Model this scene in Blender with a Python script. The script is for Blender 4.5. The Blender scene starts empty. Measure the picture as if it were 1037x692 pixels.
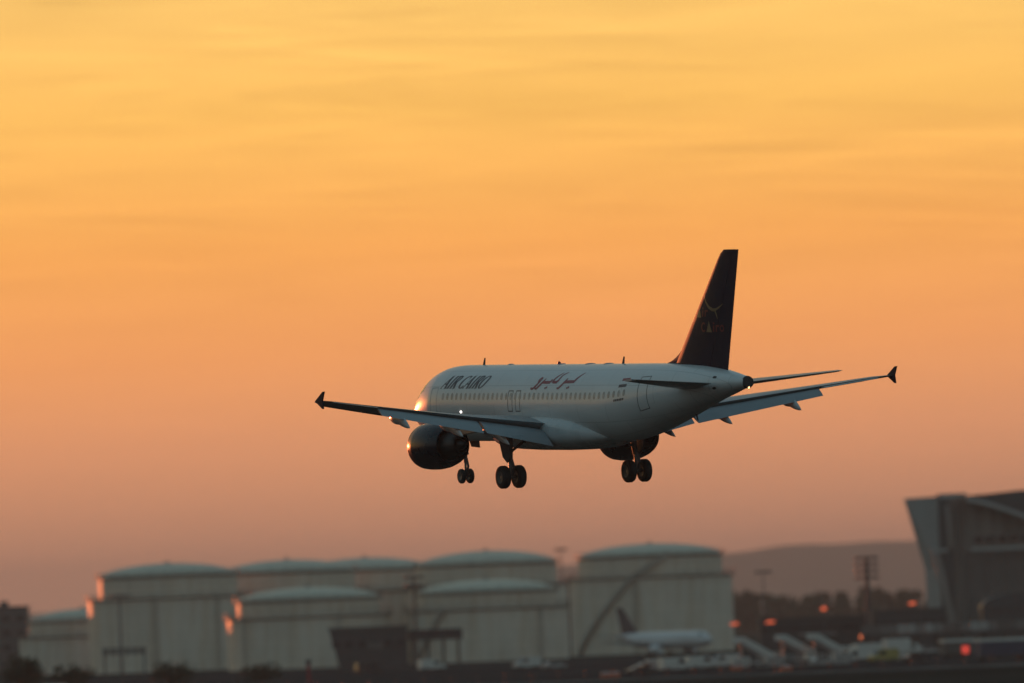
import bpy, bmesh, math, random
from math import sin, cos, tan, pi, radians, sqrt
from mathutils import Vector, Matrix
random.seed(7)
SC = bpy.context.scene
COL = SC.collection

# ---------------------------------------------------------------- camera
PW, PH = 1037.0, 692.0
FPX = 11370.0                       # focal length in photo pixels
CAM_Z = 9.0
PITCH, ROLL = radians(1.43), radians(2.2)
_f = Vector((0, cos(PITCH), sin(PITCH))); _r0 = Vector((1, 0, 0)); _u0 = Vector((0, -sin(PITCH), cos(PITCH)))
_r = _r0*cos(ROLL) - _u0*sin(ROLL); _u = _u0*cos(ROLL) + _r0*sin(ROLL)
CAM = Vector((0, 0, CAM_Z))
cd = bpy.data.cameras.new('camera'); cam = bpy.data.objects.new('camera', cd); COL.objects.link(cam)
cam.matrix_world = Matrix(((_r.x, _u.x, -_f.x, CAM.x), (_r.y, _u.y, -_f.y, CAM.y), (_r.z, _u.z, -_f.z, CAM.z), (0, 0, 0, 1)))
cd.sensor_fit = 'HORIZONTAL'; cd.sensor_width = 36.0; cd.lens = FPX/PW*36.0
cd.clip_start = 1.0; cd.clip_end = 60000
cd.dof.use_dof = True; cd.dof.focus_distance = 602.0; cd.dof.aperture_fstop = 0.75
SC.camera = cam

# ---------------------------------------------------------------- sun and sky
SUN_AZ = radians(22)                # left of the view direction, beyond the tanks
SUN_EL = radians(1.7)
sdir = Vector((-sin(SUN_AZ)*cos(SUN_EL), cos(SUN_AZ)*cos(SUN_EL), sin(SUN_EL)))
sl = bpy.data.lights.new('sun', 'SUN'); sl.energy = 3.4; sl.angle = radians(0.5); sl.color = (1.0, 0.22, 0.075)
so = bpy.data.objects.new('sun', sl); COL.objects.link(so)
so.rotation_euler = sdir.to_track_quat('Z', 'Y').to_euler(); so.location = (-300, 400, 120)

def srgb(r, g, b, k=1.0):
    def c(v):
        v /= 255.0
        return v/12.92 if v <= 0.04045 else ((v+0.055)/1.055)**2.4
    return (c(r)*k, c(g)*k, c(b)*k, 1.0)

W = bpy.data.worlds.new('World'); SC.world = W; W.use_nodes = True
nt = W.node_tree; nt.nodes.clear()
def N(t, **kw):
    n = nt.nodes.new(t)
    for k, v in kw.items(): setattr(n, k, v)
    return n
def L(a, b): nt.links.new(a, b)
def mth(op, a, b=None, c=None, clamp=False):
    n = N('ShaderNodeMath', operation=op); n.use_clamp = clamp
    for i, v in enumerate((a, b, c)):
        if v is None: continue
        if isinstance(v, (int, float)): n.inputs[i].default_value = v
        else: L(v, n.inputs[i])
    return n.outputs[0]
def ramp(fac, stops):
    n = N('ShaderNodeValToRGB'); cr = n.color_ramp; cr.interpolation = 'EASE'
    cr.interpolation = 'LINEAR'
    while len(cr.elements) < len(stops): cr.elements.new(0.5)
    for e, (p, c) in zip(cr.elements, stops): e.position = p; e.color = c
    L(fac, n.inputs[0]); return n.outputs[0]
tc = N('ShaderNodeTexCoord'); sep = N('ShaderNodeSeparateXYZ'); L(tc.outputs['Generated'], sep.inputs[0])
zpos = mth('MAXIMUM', sep.outputs[2], 0.0)
t_el = mth('SQRT', zpos)
# thin cirrus: noise in (azimuth, elevation) of the sky direction, stretched along the horizon
az = mth('ARCTAN2', sep.outputs[0], sep.outputs[1])
cv = N('ShaderNodeCombineXYZ')
L(mth('MULTIPLY', az, 16.0), cv.inputs[0])
L(mth('MULTIPLY_ADD', az, -16.0, mth('MULTIPLY', sep.outputs[2], 300.0)), cv.inputs[1])
nz = N('ShaderNodeTexNoise'); nz.inputs['Scale'].default_value = 1.0; nz.inputs['Detail'].default_value = 5.0
nz.inputs['Roughness'].default_value = 0.55; nz.inputs['Distortion'].default_value = 0.6
L(cv.outputs[0], nz.inputs['Vector'])
wis = mth('MULTIPLY', mth('SUBTRACT', nz.outputs[0], 0.5), 1.0)
# cirrus only high up, the low sky is smooth
wk = N('ShaderNodeMapRange'); wk.interpolation_type = 'SMOOTHSTEP'; L(sep.outputs[2], wk.inputs[0])
wk.inputs[1].default_value = 0.012; wk.inputs[2].default_value = 0.055; wk.inputs[3].default_value = 0.06; wk.inputs[4].default_value = 0.62
cv2 = N('ShaderNodeCombineXYZ'); L(mth('MULTIPLY', az, 34.0), cv2.inputs[0]); L(mth('MULTIPLY_ADD', az, 30.0, mth('MULTIPLY', sep.outputs[2], 130.0)), cv2.inputs[1]); cv2.inputs[2].default_value = 4.3
nz2 = N('ShaderNodeTexNoise'); nz2.inputs['Scale'].default_value = 1.0; nz2.inputs['Detail'].default_value = 3.0; nz2.inputs['Distortion'].default_value = 1.2
L(cv2.outputs[0], nz2.inputs['Vector'])
msk = N('ShaderNodeMapRange'); msk.interpolation_type = 'SMOOTHSTEP'; L(nz2.outputs[0], msk.inputs[0])
msk.inputs[1].default_value = 0.40; msk.inputs[2].default_value = 0.62; msk.inputs[3].default_value = 0.12; msk.inputs[4].default_value = 1.0
cv3 = N('ShaderNodeCombineXYZ'); L(mth('MULTIPLY', az, 26.0), cv3.inputs[0]); L(mth('MULTIPLY_ADD', az, 22.0, mth('MULTIPLY', sep.outputs[2], 620.0)), cv3.inputs[1]); cv3.inputs[2].default_value = 9.1
nz3 = N('ShaderNodeTexNoise'); nz3.inputs['Scale'].default_value = 1.0; nz3.inputs['Detail'].default_value = 6.0; nz3.inputs['Distortion'].default_value = 1.5
L(cv3.outputs[0], nz3.inputs['Vector'])
fine = mth('MULTIPLY', mth('SUBTRACT', nz3.outputs[0], 0.5), 1.1)
wsum = mth('MULTIPLY_ADD', mth('MULTIPLY', fine, msk.outputs[0]), 1.0, mth('MULTIPLY', wis, 0.6))
cirrus = mth('MULTIPLY_ADD', wsum, wk.outputs[0], 1.0)
west = ramp(t_el, [(0.0, srgb(174, 124, 100, 1.55)), (0.078, srgb(190, 132, 102, 1.52)), (0.105, srgb(206, 140, 102, 1.4)), (0.13, srgb(225, 150, 102, 1.3)),
                   (0.157, srgb(243, 160, 93, 1.2)), (0.185, srgb(253, 174, 88, 1.09)), (0.215, srgb(254, 195, 98, 1.07)), (0.24, srgb(252, 203, 112, 1.03)),
                   (0.33, srgb(236, 196, 124)), (0.45, srgb(166, 158, 134)), (0.65, srgb(100, 124, 134)), (1.0, srgb(72, 104, 118))])
east = ramp(t_el, [(0.0, srgb(104, 94, 90)), (0.16, srgb(124, 118, 114)), (0.3, srgb(118, 130, 130)), (0.5, srgb(113, 140, 147)), (1.0, srgb(72, 104, 118))])
dsun = mth('ADD', mth('MULTIPLY', sep.outputs[0], -sin(SUN_AZ)), mth('MULTIPLY', sep.outputs[1], cos(SUN_AZ)))
mr = N('ShaderNodeMapRange'); mr.interpolation_type = 'SMOOTHSTEP'; L(dsun, mr.inputs[0])
mr.inputs[1].default_value = 0.62; mr.inputs[2].default_value = 0.925
mix = N('ShaderNodeMix', data_type='RGBA'); L(mr.outputs[0], mix.inputs[0]); L(east, mix.inputs[6]); L(west, mix.inputs[7])
mulc = N('ShaderNodeMix', data_type='RGBA', blend_type='MULTIPLY'); mulc.inputs[0].default_value = 1.0
cc = N('ShaderNodeCombineColor'); [L(cirrus, cc.inputs[i]) for i in range(3)]
L(mix.outputs[2], mulc.inputs[6]); L(cc.outputs[0], mulc.inputs[7])
bg1 = N('ShaderNodeBackground'); L(mulc.outputs[2], bg1.inputs[0]); bg1.inputs[1].default_value = 1.0
sky = N('ShaderNodeTexSky', sky_type='NISHITA'); sky.sun_disc = False; sky.sun_elevation = SUN_EL; sky.sun_rotation = -SUN_AZ
sky.air_density = 1.5; sky.dust_density = 3.0
bg2 = N('ShaderNodeBackground'); L(sky.outputs[0], bg2.inputs[0]); bg2.inputs[1].default_value = 0.03
add = N('ShaderNodeAddShader'); L(bg1.outputs[0], add.inputs[0]); L(bg2.outputs[0], add.inputs[1])
wo = N('ShaderNodeOutputWorld'); L(add.outputs[0], wo.inputs[0])
vs = SC.view_settings; vs.view_transform = 'Standard'; vs.look = 'None'; vs.exposure = 0.0; vs.gamma = 1.0; vs.use_curve_mapping = False
SC.cycles.volume_bounces = 1
SC.cycles.max_bounces = 8

# ---------------------------------------------------------------- helpers
def X(px, d, py=640.0):
    """world x of a photo column at distance d (the place is laid out in metres from it)"""
    v = _f + _r*((px-PW/2)/FPX) + _u*((PH/2-py)/FPX)
    return v.x/v.y*d
def S(d): return FPX/d

def material(name, col, rough=0.6, metal=0.0, coat=0.0, var=0.12, scale=1.0, spec=0.5, stretch=(1, 1, 1), rvar=0.1, emit=None, estr=0.0, bump=0.0):
    m = bpy.data.materials.new(name); m.use_nodes = True; t = m.node_tree
    b = t.nodes['Principled BSDF']; b.inputs['Metallic'].default_value = metal
    b.inputs['Coat Weight'].default_value = coat; b.inputs['Coat Roughness'].default_value = 0.08
    b.inputs['Specular IOR Level'].default_value = spec
    c = t.nodes.new('ShaderNodeTexCoord'); mp = t.nodes.new('ShaderNodeMapping'); mp.inputs['Scale'].default_value = stretch
    t.links.new(c.outputs['Object'], mp.inputs['Vector'])
    n = t.nodes.new('ShaderNodeTexNoise'); n.inputs['Scale'].default_value = scale; n.inputs['Detail'].default_value = 6
    t.links.new(mp.outputs[0], n.inputs['Vector'])
    r = t.nodes.new('ShaderNodeValToRGB')
    lo = tuple(max(0, v*(1-var)) for v in col[:3])+(1,); hi = tuple(min(1, v*(1+var)) for v in col[:3])+(1,)
    r.color_ramp.elements[0].position = 0.3; r.color_ramp.elements[1].position = 0.7
    r.color_ramp.elements[0].color = lo; r.color_ramp.elements[1].color = hi
    t.links.new(n.outputs[0], r.inputs[0]); t.links.new(r.outputs[0], b.inputs['Base Color'])
    mr = t.nodes.new('ShaderNodeMapRange'); t.links.new(n.outputs[0], mr.inputs[0])
    mr.inputs[1].default_value = 0.3; mr.inputs[2].default_value = 0.7
    mr.inputs[3].default_value = max(0.03, rough-rvar); mr.inputs[4].default_value = min(1, rough+rvar)
    t.links.new(mr.outputs[0], b.inputs['Roughness'])
    if bump:
        bp = t.nodes.new('ShaderNodeBump'); bp.inputs['Strength'].default_value = bump
        t.links.new(n.outputs[0], bp.inputs['Height']); t.links.new(bp.outputs[0], b.inputs['Normal'])
    if emit:
        b.inputs['Emission Color'].default_value = tuple(emit[:3])+(1,); b.inputs['Emission Strength'].default_value = estr
    return m

class MB:
    def __init__(s): s.v = []; s.f = []; s.m = []
    def add(s, vs, fs, mi=0):
        o = len(s.v); s.v += [Vector(p) for p in vs]
        for f in fs: s.f.append([i+o for i in f]); s.m.append(mi)
    def loft(s, rings, caps=True, mi=0, closed=True):
        n = len(rings[0]); vs = [p for r in rings for p in r]; fs = []
        for i in range(len(rings)-1):
            for j in range(n if closed else n-1):
                k = (j+1) % n
                fs.append((i*n+j, i*n+k, (i+1)*n+k, (i+1)*n+j))
        if caps: fs.append(tuple(range(n-1, -1, -1))); fs.append(tuple(range((len(rings)-1)*n, len(rings)*n)))
        s.add(vs, fs, mi)
    def box(s, c, d, rz=0.0, mi=0, taper=1.0):
        x, y, z = (v/2 for v in d); R = Matrix.Rotation(rz, 3, 'Z'); c = Vector(c); vs = []
        for sz, t in ((-1, 1), (1, taper)):
            for sx, sy in ((-1, -1), (1, -1), (1, 1), (-1, 1)): vs.append(c+R @ Vector((sx*x*t, sy*y*t, sz*z)))
        s.add(vs, [(3, 2, 1, 0), (4, 5, 6, 7), (0, 1, 5, 4), (1, 2, 6, 5), (2, 3, 7, 6), (3, 0, 4, 7)], mi)
    def tube(s, a, b, r0, r1=None, n=10, mi=0):
        r1 = r0 if r1 is None else r1; a = Vector(a); b = Vector(b); d = (b-a).normalized()
        p = d.orthogonal().normalized(); q = d.cross(p)
        s.loft([[c+(p*cos(2*pi*i/n)+q*sin(2*pi*i/n))*r for i in range(n)] for c, r in ((a, r0), (b, r1))], True, mi)
    def bar(s, a, b, w, h, up=(0, 0, 1), mi=0):
        a = Vector(a); b = Vector(b); d = (b-a).normalized(); sd = d.cross(Vector(up)).normalized(); u = sd.cross(d)
        s.loft([[c+sd*(w/2*i)+u*(h/2*j) for i, j in ((-1, -1), (1, -1), (1, 1), (-1, 1))] for c in (a, b)], True, mi)
    def lathe(s, prof, o, axis, n=32, mi=0, caps=False):
        o = Vector(o); d = Vector(axis).normalized(); p = d.orthogonal().normalized(); q = d.cross(p)
        s.loft([[o+d*a+(p*cos(2*pi*i/n)+q*sin(2*pi*i/n))*max(r, 1e-3) for i in range(n)] for a, r in prof], caps, mi)
    def prism(s, poly, ext, mi=0):
        ext = Vector(ext); a = [Vector(p) for p in poly]
        s.loft([a, [p+ext for p in a]], True, mi)
    def build(s, name, mats, parent=None, off=None, angle=35, bevel=0.0, flat=False, recalc=True):
        me = bpy.data.meshes.new(name)
        vs = [p+off for p in s.v] if off is not None else s.v
        me.from_pydata(vs, [], s.f)
        for p, mi in zip(me.polygons, s.m): p.material_index = mi
        for m in (mats if isinstance(mats, (list, tuple)) else [mats]): me.materials.append(m)
        bm = bmesh.new(); bm.from_mesh(me)
        if recalc: bmesh.ops.recalc_face_normals(bm, faces=bm.faces)
        if bevel: bmesh.ops.bevel(bm, geom=list(bm.edges), offset=bevel, segments=2, affect='EDGES', clamp_overlap=True)
        bm.to_mesh(me); bm.free()
        if not flat:
            me.shade_smooth(); me.set_sharp_from_angle(angle=radians(angle))
        o = bpy.data.objects.new(name, me); COL.objects.link(o)
        if parent: o.parent = parent
        return o

def tag(o, label=None, cat=None, group=None, kind=None):
    if label: o['label'] = label
    if cat: o['category'] = cat
    if group: o['group'] = group
    if kind: o['kind'] = kind
    return o
def thing(name, loc, rz=0.0):
    o = bpy.data.objects.new(name, None); o.empty_display_size = 0.5; o.location = loc; o.rotation_euler = (0, 0, rz); COL.objects.link(o)
    return o
def copy_tree(o, parent=None):
    c = o.copy(); COL.objects.link(c)
    if parent is not None: c.parent = parent
    for ch in list(o.children): copy_tree(ch, c)
    return c

# ---------------------------------------------------------------- materials
M = {}
M['jet_white'] = material('jet_white_paint', (0.70, 0.71, 0.70), 0.34, coat=0.28, var=0.06, scale=0.7, stretch=(0.35, 1, 1.6), rvar=0.06)
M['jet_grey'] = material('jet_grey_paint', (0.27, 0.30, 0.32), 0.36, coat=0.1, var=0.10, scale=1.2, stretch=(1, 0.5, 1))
M['jet_fairing'] = material('jet_fairing_paint', (0.56, 0.58, 0.58), 0.30, coat=0.3, var=0.08, scale=1.0)
M['jet_navy'] = material('jet_navy_paint', (0.010, 0.012, 0.030), 0.55, coat=0.0, var=0.15, scale=0.8, spec=0.12, rvar=0.04)
M['cowl_navy'] = material('cowl_navy_paint', (0.012, 0.014, 0.022), 0.25, coat=0.0, var=0.2, scale=0.8, spec=0.3, rvar=0.05)
M['jet_dark'] = material('jet_seam_dark', (0.03, 0.03, 0.033), 0.6, var=0.1)
M['glass'] = material('dark_window_glass', (0.03, 0.035, 0.04), 0.12, var=0.05, spec=0.6)
M['cabin_glass'] = material('shaded_cabin_window', (0.34, 0.35, 0.35), 0.25, var=0.25, scale=2, spec=0.5)
M['cabin_shade'] = material('window_with_shade_down', (0.42, 0.42, 0.40), 0.4, var=0.1)
M['cabin_clear'] = material('open_cabin_window', (0.22, 0.23, 0.24), 0.18, var=0.2)
M['exit_seam'] = material('exit_outline_grey', (0.10, 0.10, 0.105), 0.5, var=0.1)
M['door_seam'] = material('door_seam_grey', (0.42, 0.43, 0.43), 0.5, var=0.1)
M['metal'] = material('worn_bare_metal', (0.20, 0.19, 0.18), 0.4, metal=0.9, var=0.2, scale=3)
M['hot_metal'] = material('dark_exhaust_metal', (0.07, 0.06, 0.055), 0.45, metal=0.7, var=0.2, scale=3)
M['tail_dull'] = material('dull_brown_tail_paint', (0.12, 0.10, 0.105), 0.6, var=0.2, scale=.3, spec=.2)
M['rubber'] = material('black_tyre_rubber', (0.012, 0.012, 0.012), 0.75, var=0.2, scale=6)
M['gear_grey'] = material('gear_grey_paint', (0.085, 0.085, 0.085), 0.5, var=0.2, scale=4, spec=0.3)
M['red'] = material('dark_red_lettering', (0.27, 0.012, 0.03), 0.35, var=0.05)
M['red_dim'] = material('dull_red_lettering', (0.13, 0.012, 0.020), 0.4, var=0.05, spec=0.25)
M['letter_navy'] = material('navy_lettering', (0.010, 0.012, 0.03), 0.35, var=0.05)
M['gold'] = material('gold_emblem_paint', (0.15, 0.11, 0.06), 0.4, var=0.15, scale=4, spec=0.3)
M['flag_white'] = material('flag_white', (0.75, 0.75, 0.75), 0.4, var=0.03)
M['lamp_white'] = material('white_lamp', (0.8, 0.8, 0.8), 0.4, emit=(1, 0.9, 0.85), estr=8)
M['lamp_warm'] = material('warm_lamp', (0.8, 0.6, 0.4), 0.4, emit=(1, 0.6, 0.22), estr=5)
M['lamp_glint_orange'] = material('orange_lamp_glint', (0.8, 0.25, 0.12), 0.4, emit=(1, 0.14, 0.05), estr=0.9)
def seams(m, cyl, w, h, depth=.80, mort=.03, rad=20.0, streak=0.0):
    t = m.node_tree; b = t.nodes['Principled BSDF']; src = b.inputs['Base Color'].links[0].from_socket
    c = t.nodes.new('ShaderNodeTexCoord'); sp = t.nodes.new('ShaderNodeSeparateXYZ'); t.links.new(c.outputs['Object'], sp.inputs[0])
    cm = t.nodes.new('ShaderNodeCombineXYZ')
    def mm(op, a, b_):
        n = t.nodes.new('ShaderNodeMath'); n.operation = op
        for i, v in enumerate((a, b_)):
            if isinstance(v, (int, float)): n.inputs[i].default_value = v
            else: t.links.new(v, n.inputs[i])
        return n.outputs[0]
    if cyl == 'z': u = mm('MULTIPLY', mm('ARCTAN2', sp.outputs[1], sp.outputs[0]), rad); v = sp.outputs[2]
    elif cyl == 'x': u = sp.outputs[0]; v = mm('MULTIPLY', mm('ARCTAN2', mm('SUBTRACT', sp.outputs[2], 4.8), sp.outputs[1]), rad)
    else: u = sp.outputs[0]; v = sp.outputs[2]
    t.links.new(u, cm.inputs[0]); t.links.new(v, cm.inputs[1])
    br = t.nodes.new('ShaderNodeTexBrick'); br.inputs['Scale'].default_value = 1.0; br.inputs['Brick Width'].default_value = w; br.inputs['Row Height'].default_value = h
    br.inputs['Mortar Size'].default_value = mort; br.inputs['Color1'].default_value = (1, 1, 1, 1); br.inputs['Color2'].default_value = (.94, .94, .94, 1); br.inputs['Mortar'].default_value = (depth, depth, depth, 1)
    t.links.new(cm.outputs[0], br.inputs['Vector'])
    mx = t.nodes.new('ShaderNodeMix'); mx.data_type = 'RGBA'; mx.blend_type = 'MULTIPLY'; mx.inputs[0].default_value = 1.0
    t.links.new(src, mx.inputs[6]); t.links.new(br.outputs[0], mx.inputs[7]); out = mx.outputs[2]
    if streak:
        c2 = t.nodes.new('ShaderNodeCombineXYZ'); t.links.new(mm('MULTIPLY', u, .55), c2.inputs[0]); t.links.new(mm('MULTIPLY', v, .05), c2.inputs[1])
        n = t.nodes.new('ShaderNodeTexNoise'); n.inputs['Scale'].default_value = 1.0; n.inputs['Detail'].default_value = 5; t.links.new(c2.outputs[0], n.inputs['Vector'])
        r = t.nodes.new('ShaderNodeValToRGB'); r.color_ramp.elements[0].position = .34; r.color_ramp.elements[1].position = .58
        k = 1-streak; r.color_ramp.elements[0].color = (k, k*.93, k*.85, 1); r.color_ramp.elements[1].color = (1, 1, 1, 1); t.links.new(n.outputs[0], r.inputs[0])
        m2 = t.nodes.new('ShaderNodeMix'); m2.data_type = 'RGBA'; m2.blend_type = 'MULTIPLY'; m2.inputs[0].default_value = 1.0
        t.links.new(out, m2.inputs[6]); t.links.new(r.outputs[0], m2.inputs[7]); out = m2.outputs[2]
    t.links.new(out, b.inputs['Base Color'])
M['tank'] = material('tank_pale_paint', (0.76, 0.67, 0.55), 0.6, var=0.08, scale=0.16, stretch=(1, 1, 0.22))
M['dome'] = material('tank_dome_paint', (0.66, 0.60, 0.47), 0.55, var=0.12, scale=0.3, spec=0.3)
seams(M['tank'], 'z', 7.0, 2.4, .82, .06, 20.0, .10); seams(M['jet_white'], 'x', 3.2, 1.05, .70, .02, 2.0)
M['stair'] = material('grey_painted_stair_steel', (0.42, 0.38, 0.32), 0.7, var=0.15, scale=1, spec=0.2)
M['steel'] = material('dark_galvanised_steel', (0.09, 0.09, 0.09), 0.6, var=0.2, scale=1)
M['hangar_wall'] = material('hangar_grey_cladding', (0.29, 0.265, 0.24), 0.6, var=0.12, scale=0.3, stretch=(1, 1, 0.2))
seams(M['hangar_wall'], 'p', 3.0, 6.0, .72, .10, 1, .2)
M['hangar_panel'] = material('hangar_pale_cladding', (0.33, 0.34, 0.32), 0.6, var=0.1, scale=0.3, stretch=(1, 1, 0.2))
M['hangar_dark'] = material('hangar_dark_roof', (0.07, 0.072, 0.075), 0.5, var=0.12, scale=0.2)
M['hangar_trim'] = material('hangar_pale_trim', (0.38, 0.38, 0.36), 0.5, var=0.08, scale=0.5)
M['concrete'] = material('worn_concrete', (0.24, 0.235, 0.22), 0.85, var=0.22, scale=0.25, spec=0.0)
M['building_dark'] = material('dark_building_cladding', (0.07, 0.066, 0.066), 0.6, var=0.2, scale=0.3)
M['building_grey'] = material('grey_building_cladding', (0.14, 0.13, 0.12), 0.7, var=0.15, scale=0.3)
M['van_white'] = material('white_vehicle_paint', (0.62, 0.62, 0.57), 0.4, coat=0.1, var=0.1, scale=1)
M['car_dark'] = material('dark_vehicle_paint', (0.03, 0.032, 0.036), 0.3, coat=0.5, var=0.1, scale=1)
M['car_silver'] = material('silver_vehicle_paint', (0.42, 0.42, 0.40), 0.4, coat=0.1, var=0.08, scale=1)
M['car_yellow'] = material('dull_yellow_vehicle_paint', (0.38, 0.32, 0.10), 0.4, coat=0.3, var=0.1, scale=1)
M['blue_box'] = material('blue_container_paint', (0.06, 0.075, 0.12), 0.55, var=0.15, scale=0.8)
M['orange'] = material('orange_plastic', (0.55, 0.12, 0.04), 0.5, var=0.12, scale=2)
M['bark'] = material('tree_bark', (0.05, 0.04, 0.03), 0.9, var=0.3, scale=3)
M['leaf'] = material('dusky_green_leaves', (0.045, 0.05, 0.028), 0.8, var=0.4, scale=0.35, spec=0.1)
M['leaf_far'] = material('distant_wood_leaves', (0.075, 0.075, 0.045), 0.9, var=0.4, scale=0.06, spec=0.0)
M['ground'] = material('airfield_ground', (0.040, 0.042, 0.036), 0.9, var=0.4, scale=0.012, stretch=(1, 0.5, 1), spec=0.0)
M['apron'] = material('apron_asphalt', (0.050, 0.050, 0.050), 0.9, var=0.35, scale=0.05, stretch=(0.3, 1, 1), spec=0.0)
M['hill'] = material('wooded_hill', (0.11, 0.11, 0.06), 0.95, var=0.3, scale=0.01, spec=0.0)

# ---------------------------------------------------------------- the setting
def sheet(name, x0, x1, y0, y1, z, mat, nx=1, ny=1):
    b = MB(); vs = []; fs = []
    for j in range(ny+1):
        for i in range(nx+1): vs.append((x0+(x1-x0)*i/nx, y0+(y1-y0)*j/ny, z))
    for j in range(ny):
        for i in range(nx):
            a = j*(nx+1)+i; fs.append((a, a+1, a+nx+2, a+nx+1))
    b.add(vs, fs); return tag(b.build(name, mat, flat=True, recalc=False), kind='structure')
sheet('ground', -3500, 3500, -300, 29800, 0.0, M['ground'], 10, 20)
sheet('apron', -220, 300, 1640, 2560, 0.02, M['apron'], 4, 4)
b = MB(); b.box((40, 1610, 0.12), (620, 0.5, 0.32)); tag(b.build('kerb', M['concrete'], bevel=0.03), kind='structure')
sheet('service_road', -300, 340, 1560, 1606, 0.03, M['apron'])
sheet('road_line', -300, 340, 1575, 1575.6, 0.036, M['concrete'])

# far hills, a terrain strip with ridges
def hills(name, y0, y1, hfun, nx=240, ny=14, x0=-2600, x1=2600):
    vs = []; fs = []; b = MB()
    for j in range(ny+1):
        t = j/ny; y = y0+(y1-y0)*t; env = sin(pi*min(1, t*1.0))**0.8
        for i in range(nx+1):
            x = x0+(x1-x0)*i/nx
            vs.append((x, y, hfun(x)*env-0.8 + random.uniform(-.4, .4)*env))
    for j in range(ny):
        for i in range(nx):
            a = j*(nx+1)+i; fs.append((a, a+1, a+nx+2, a+nx+1))
    b.add(vs, fs); return tag(b.build(name, M['hill'], angle=80, recalc=False), kind='structure')
def ridge_far(x):
    v = 163+9*sin(x/560+0.6)+5*sin(x/200+2)+3*sin(x/80)+1.8*sin(x/33+1)
    return v-0.055*max(0, 700-x) if x > -200 else max(60, v-49.5+0.03*(x+200))
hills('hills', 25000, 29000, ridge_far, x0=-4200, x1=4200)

# haze: the air of the dusk
hz = MB(); hz.box((0, 14800, 96), (8800, 30800, 194))
hm = bpy.data.materials.new('dusk_haze'); hm.use_nodes = True; t = hm.node_tree; t.nodes.clear()
pv = t.nodes.new('ShaderNodeVolumePrincipled'); pv.inputs['Density'].default_value = 0.000048
pv.inputs['Color'].default_value = (0.90, 0.86, 0.76, 1); pv.inputs['Anisotropy'].default_value = -0.2
om = t.nodes.new('ShaderNodeOutputMaterial'); t.links.new(pv.outputs[0], om.inputs['Volume'])
tag(hz.build('haze', hm, flat=True), kind='stuff')

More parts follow.
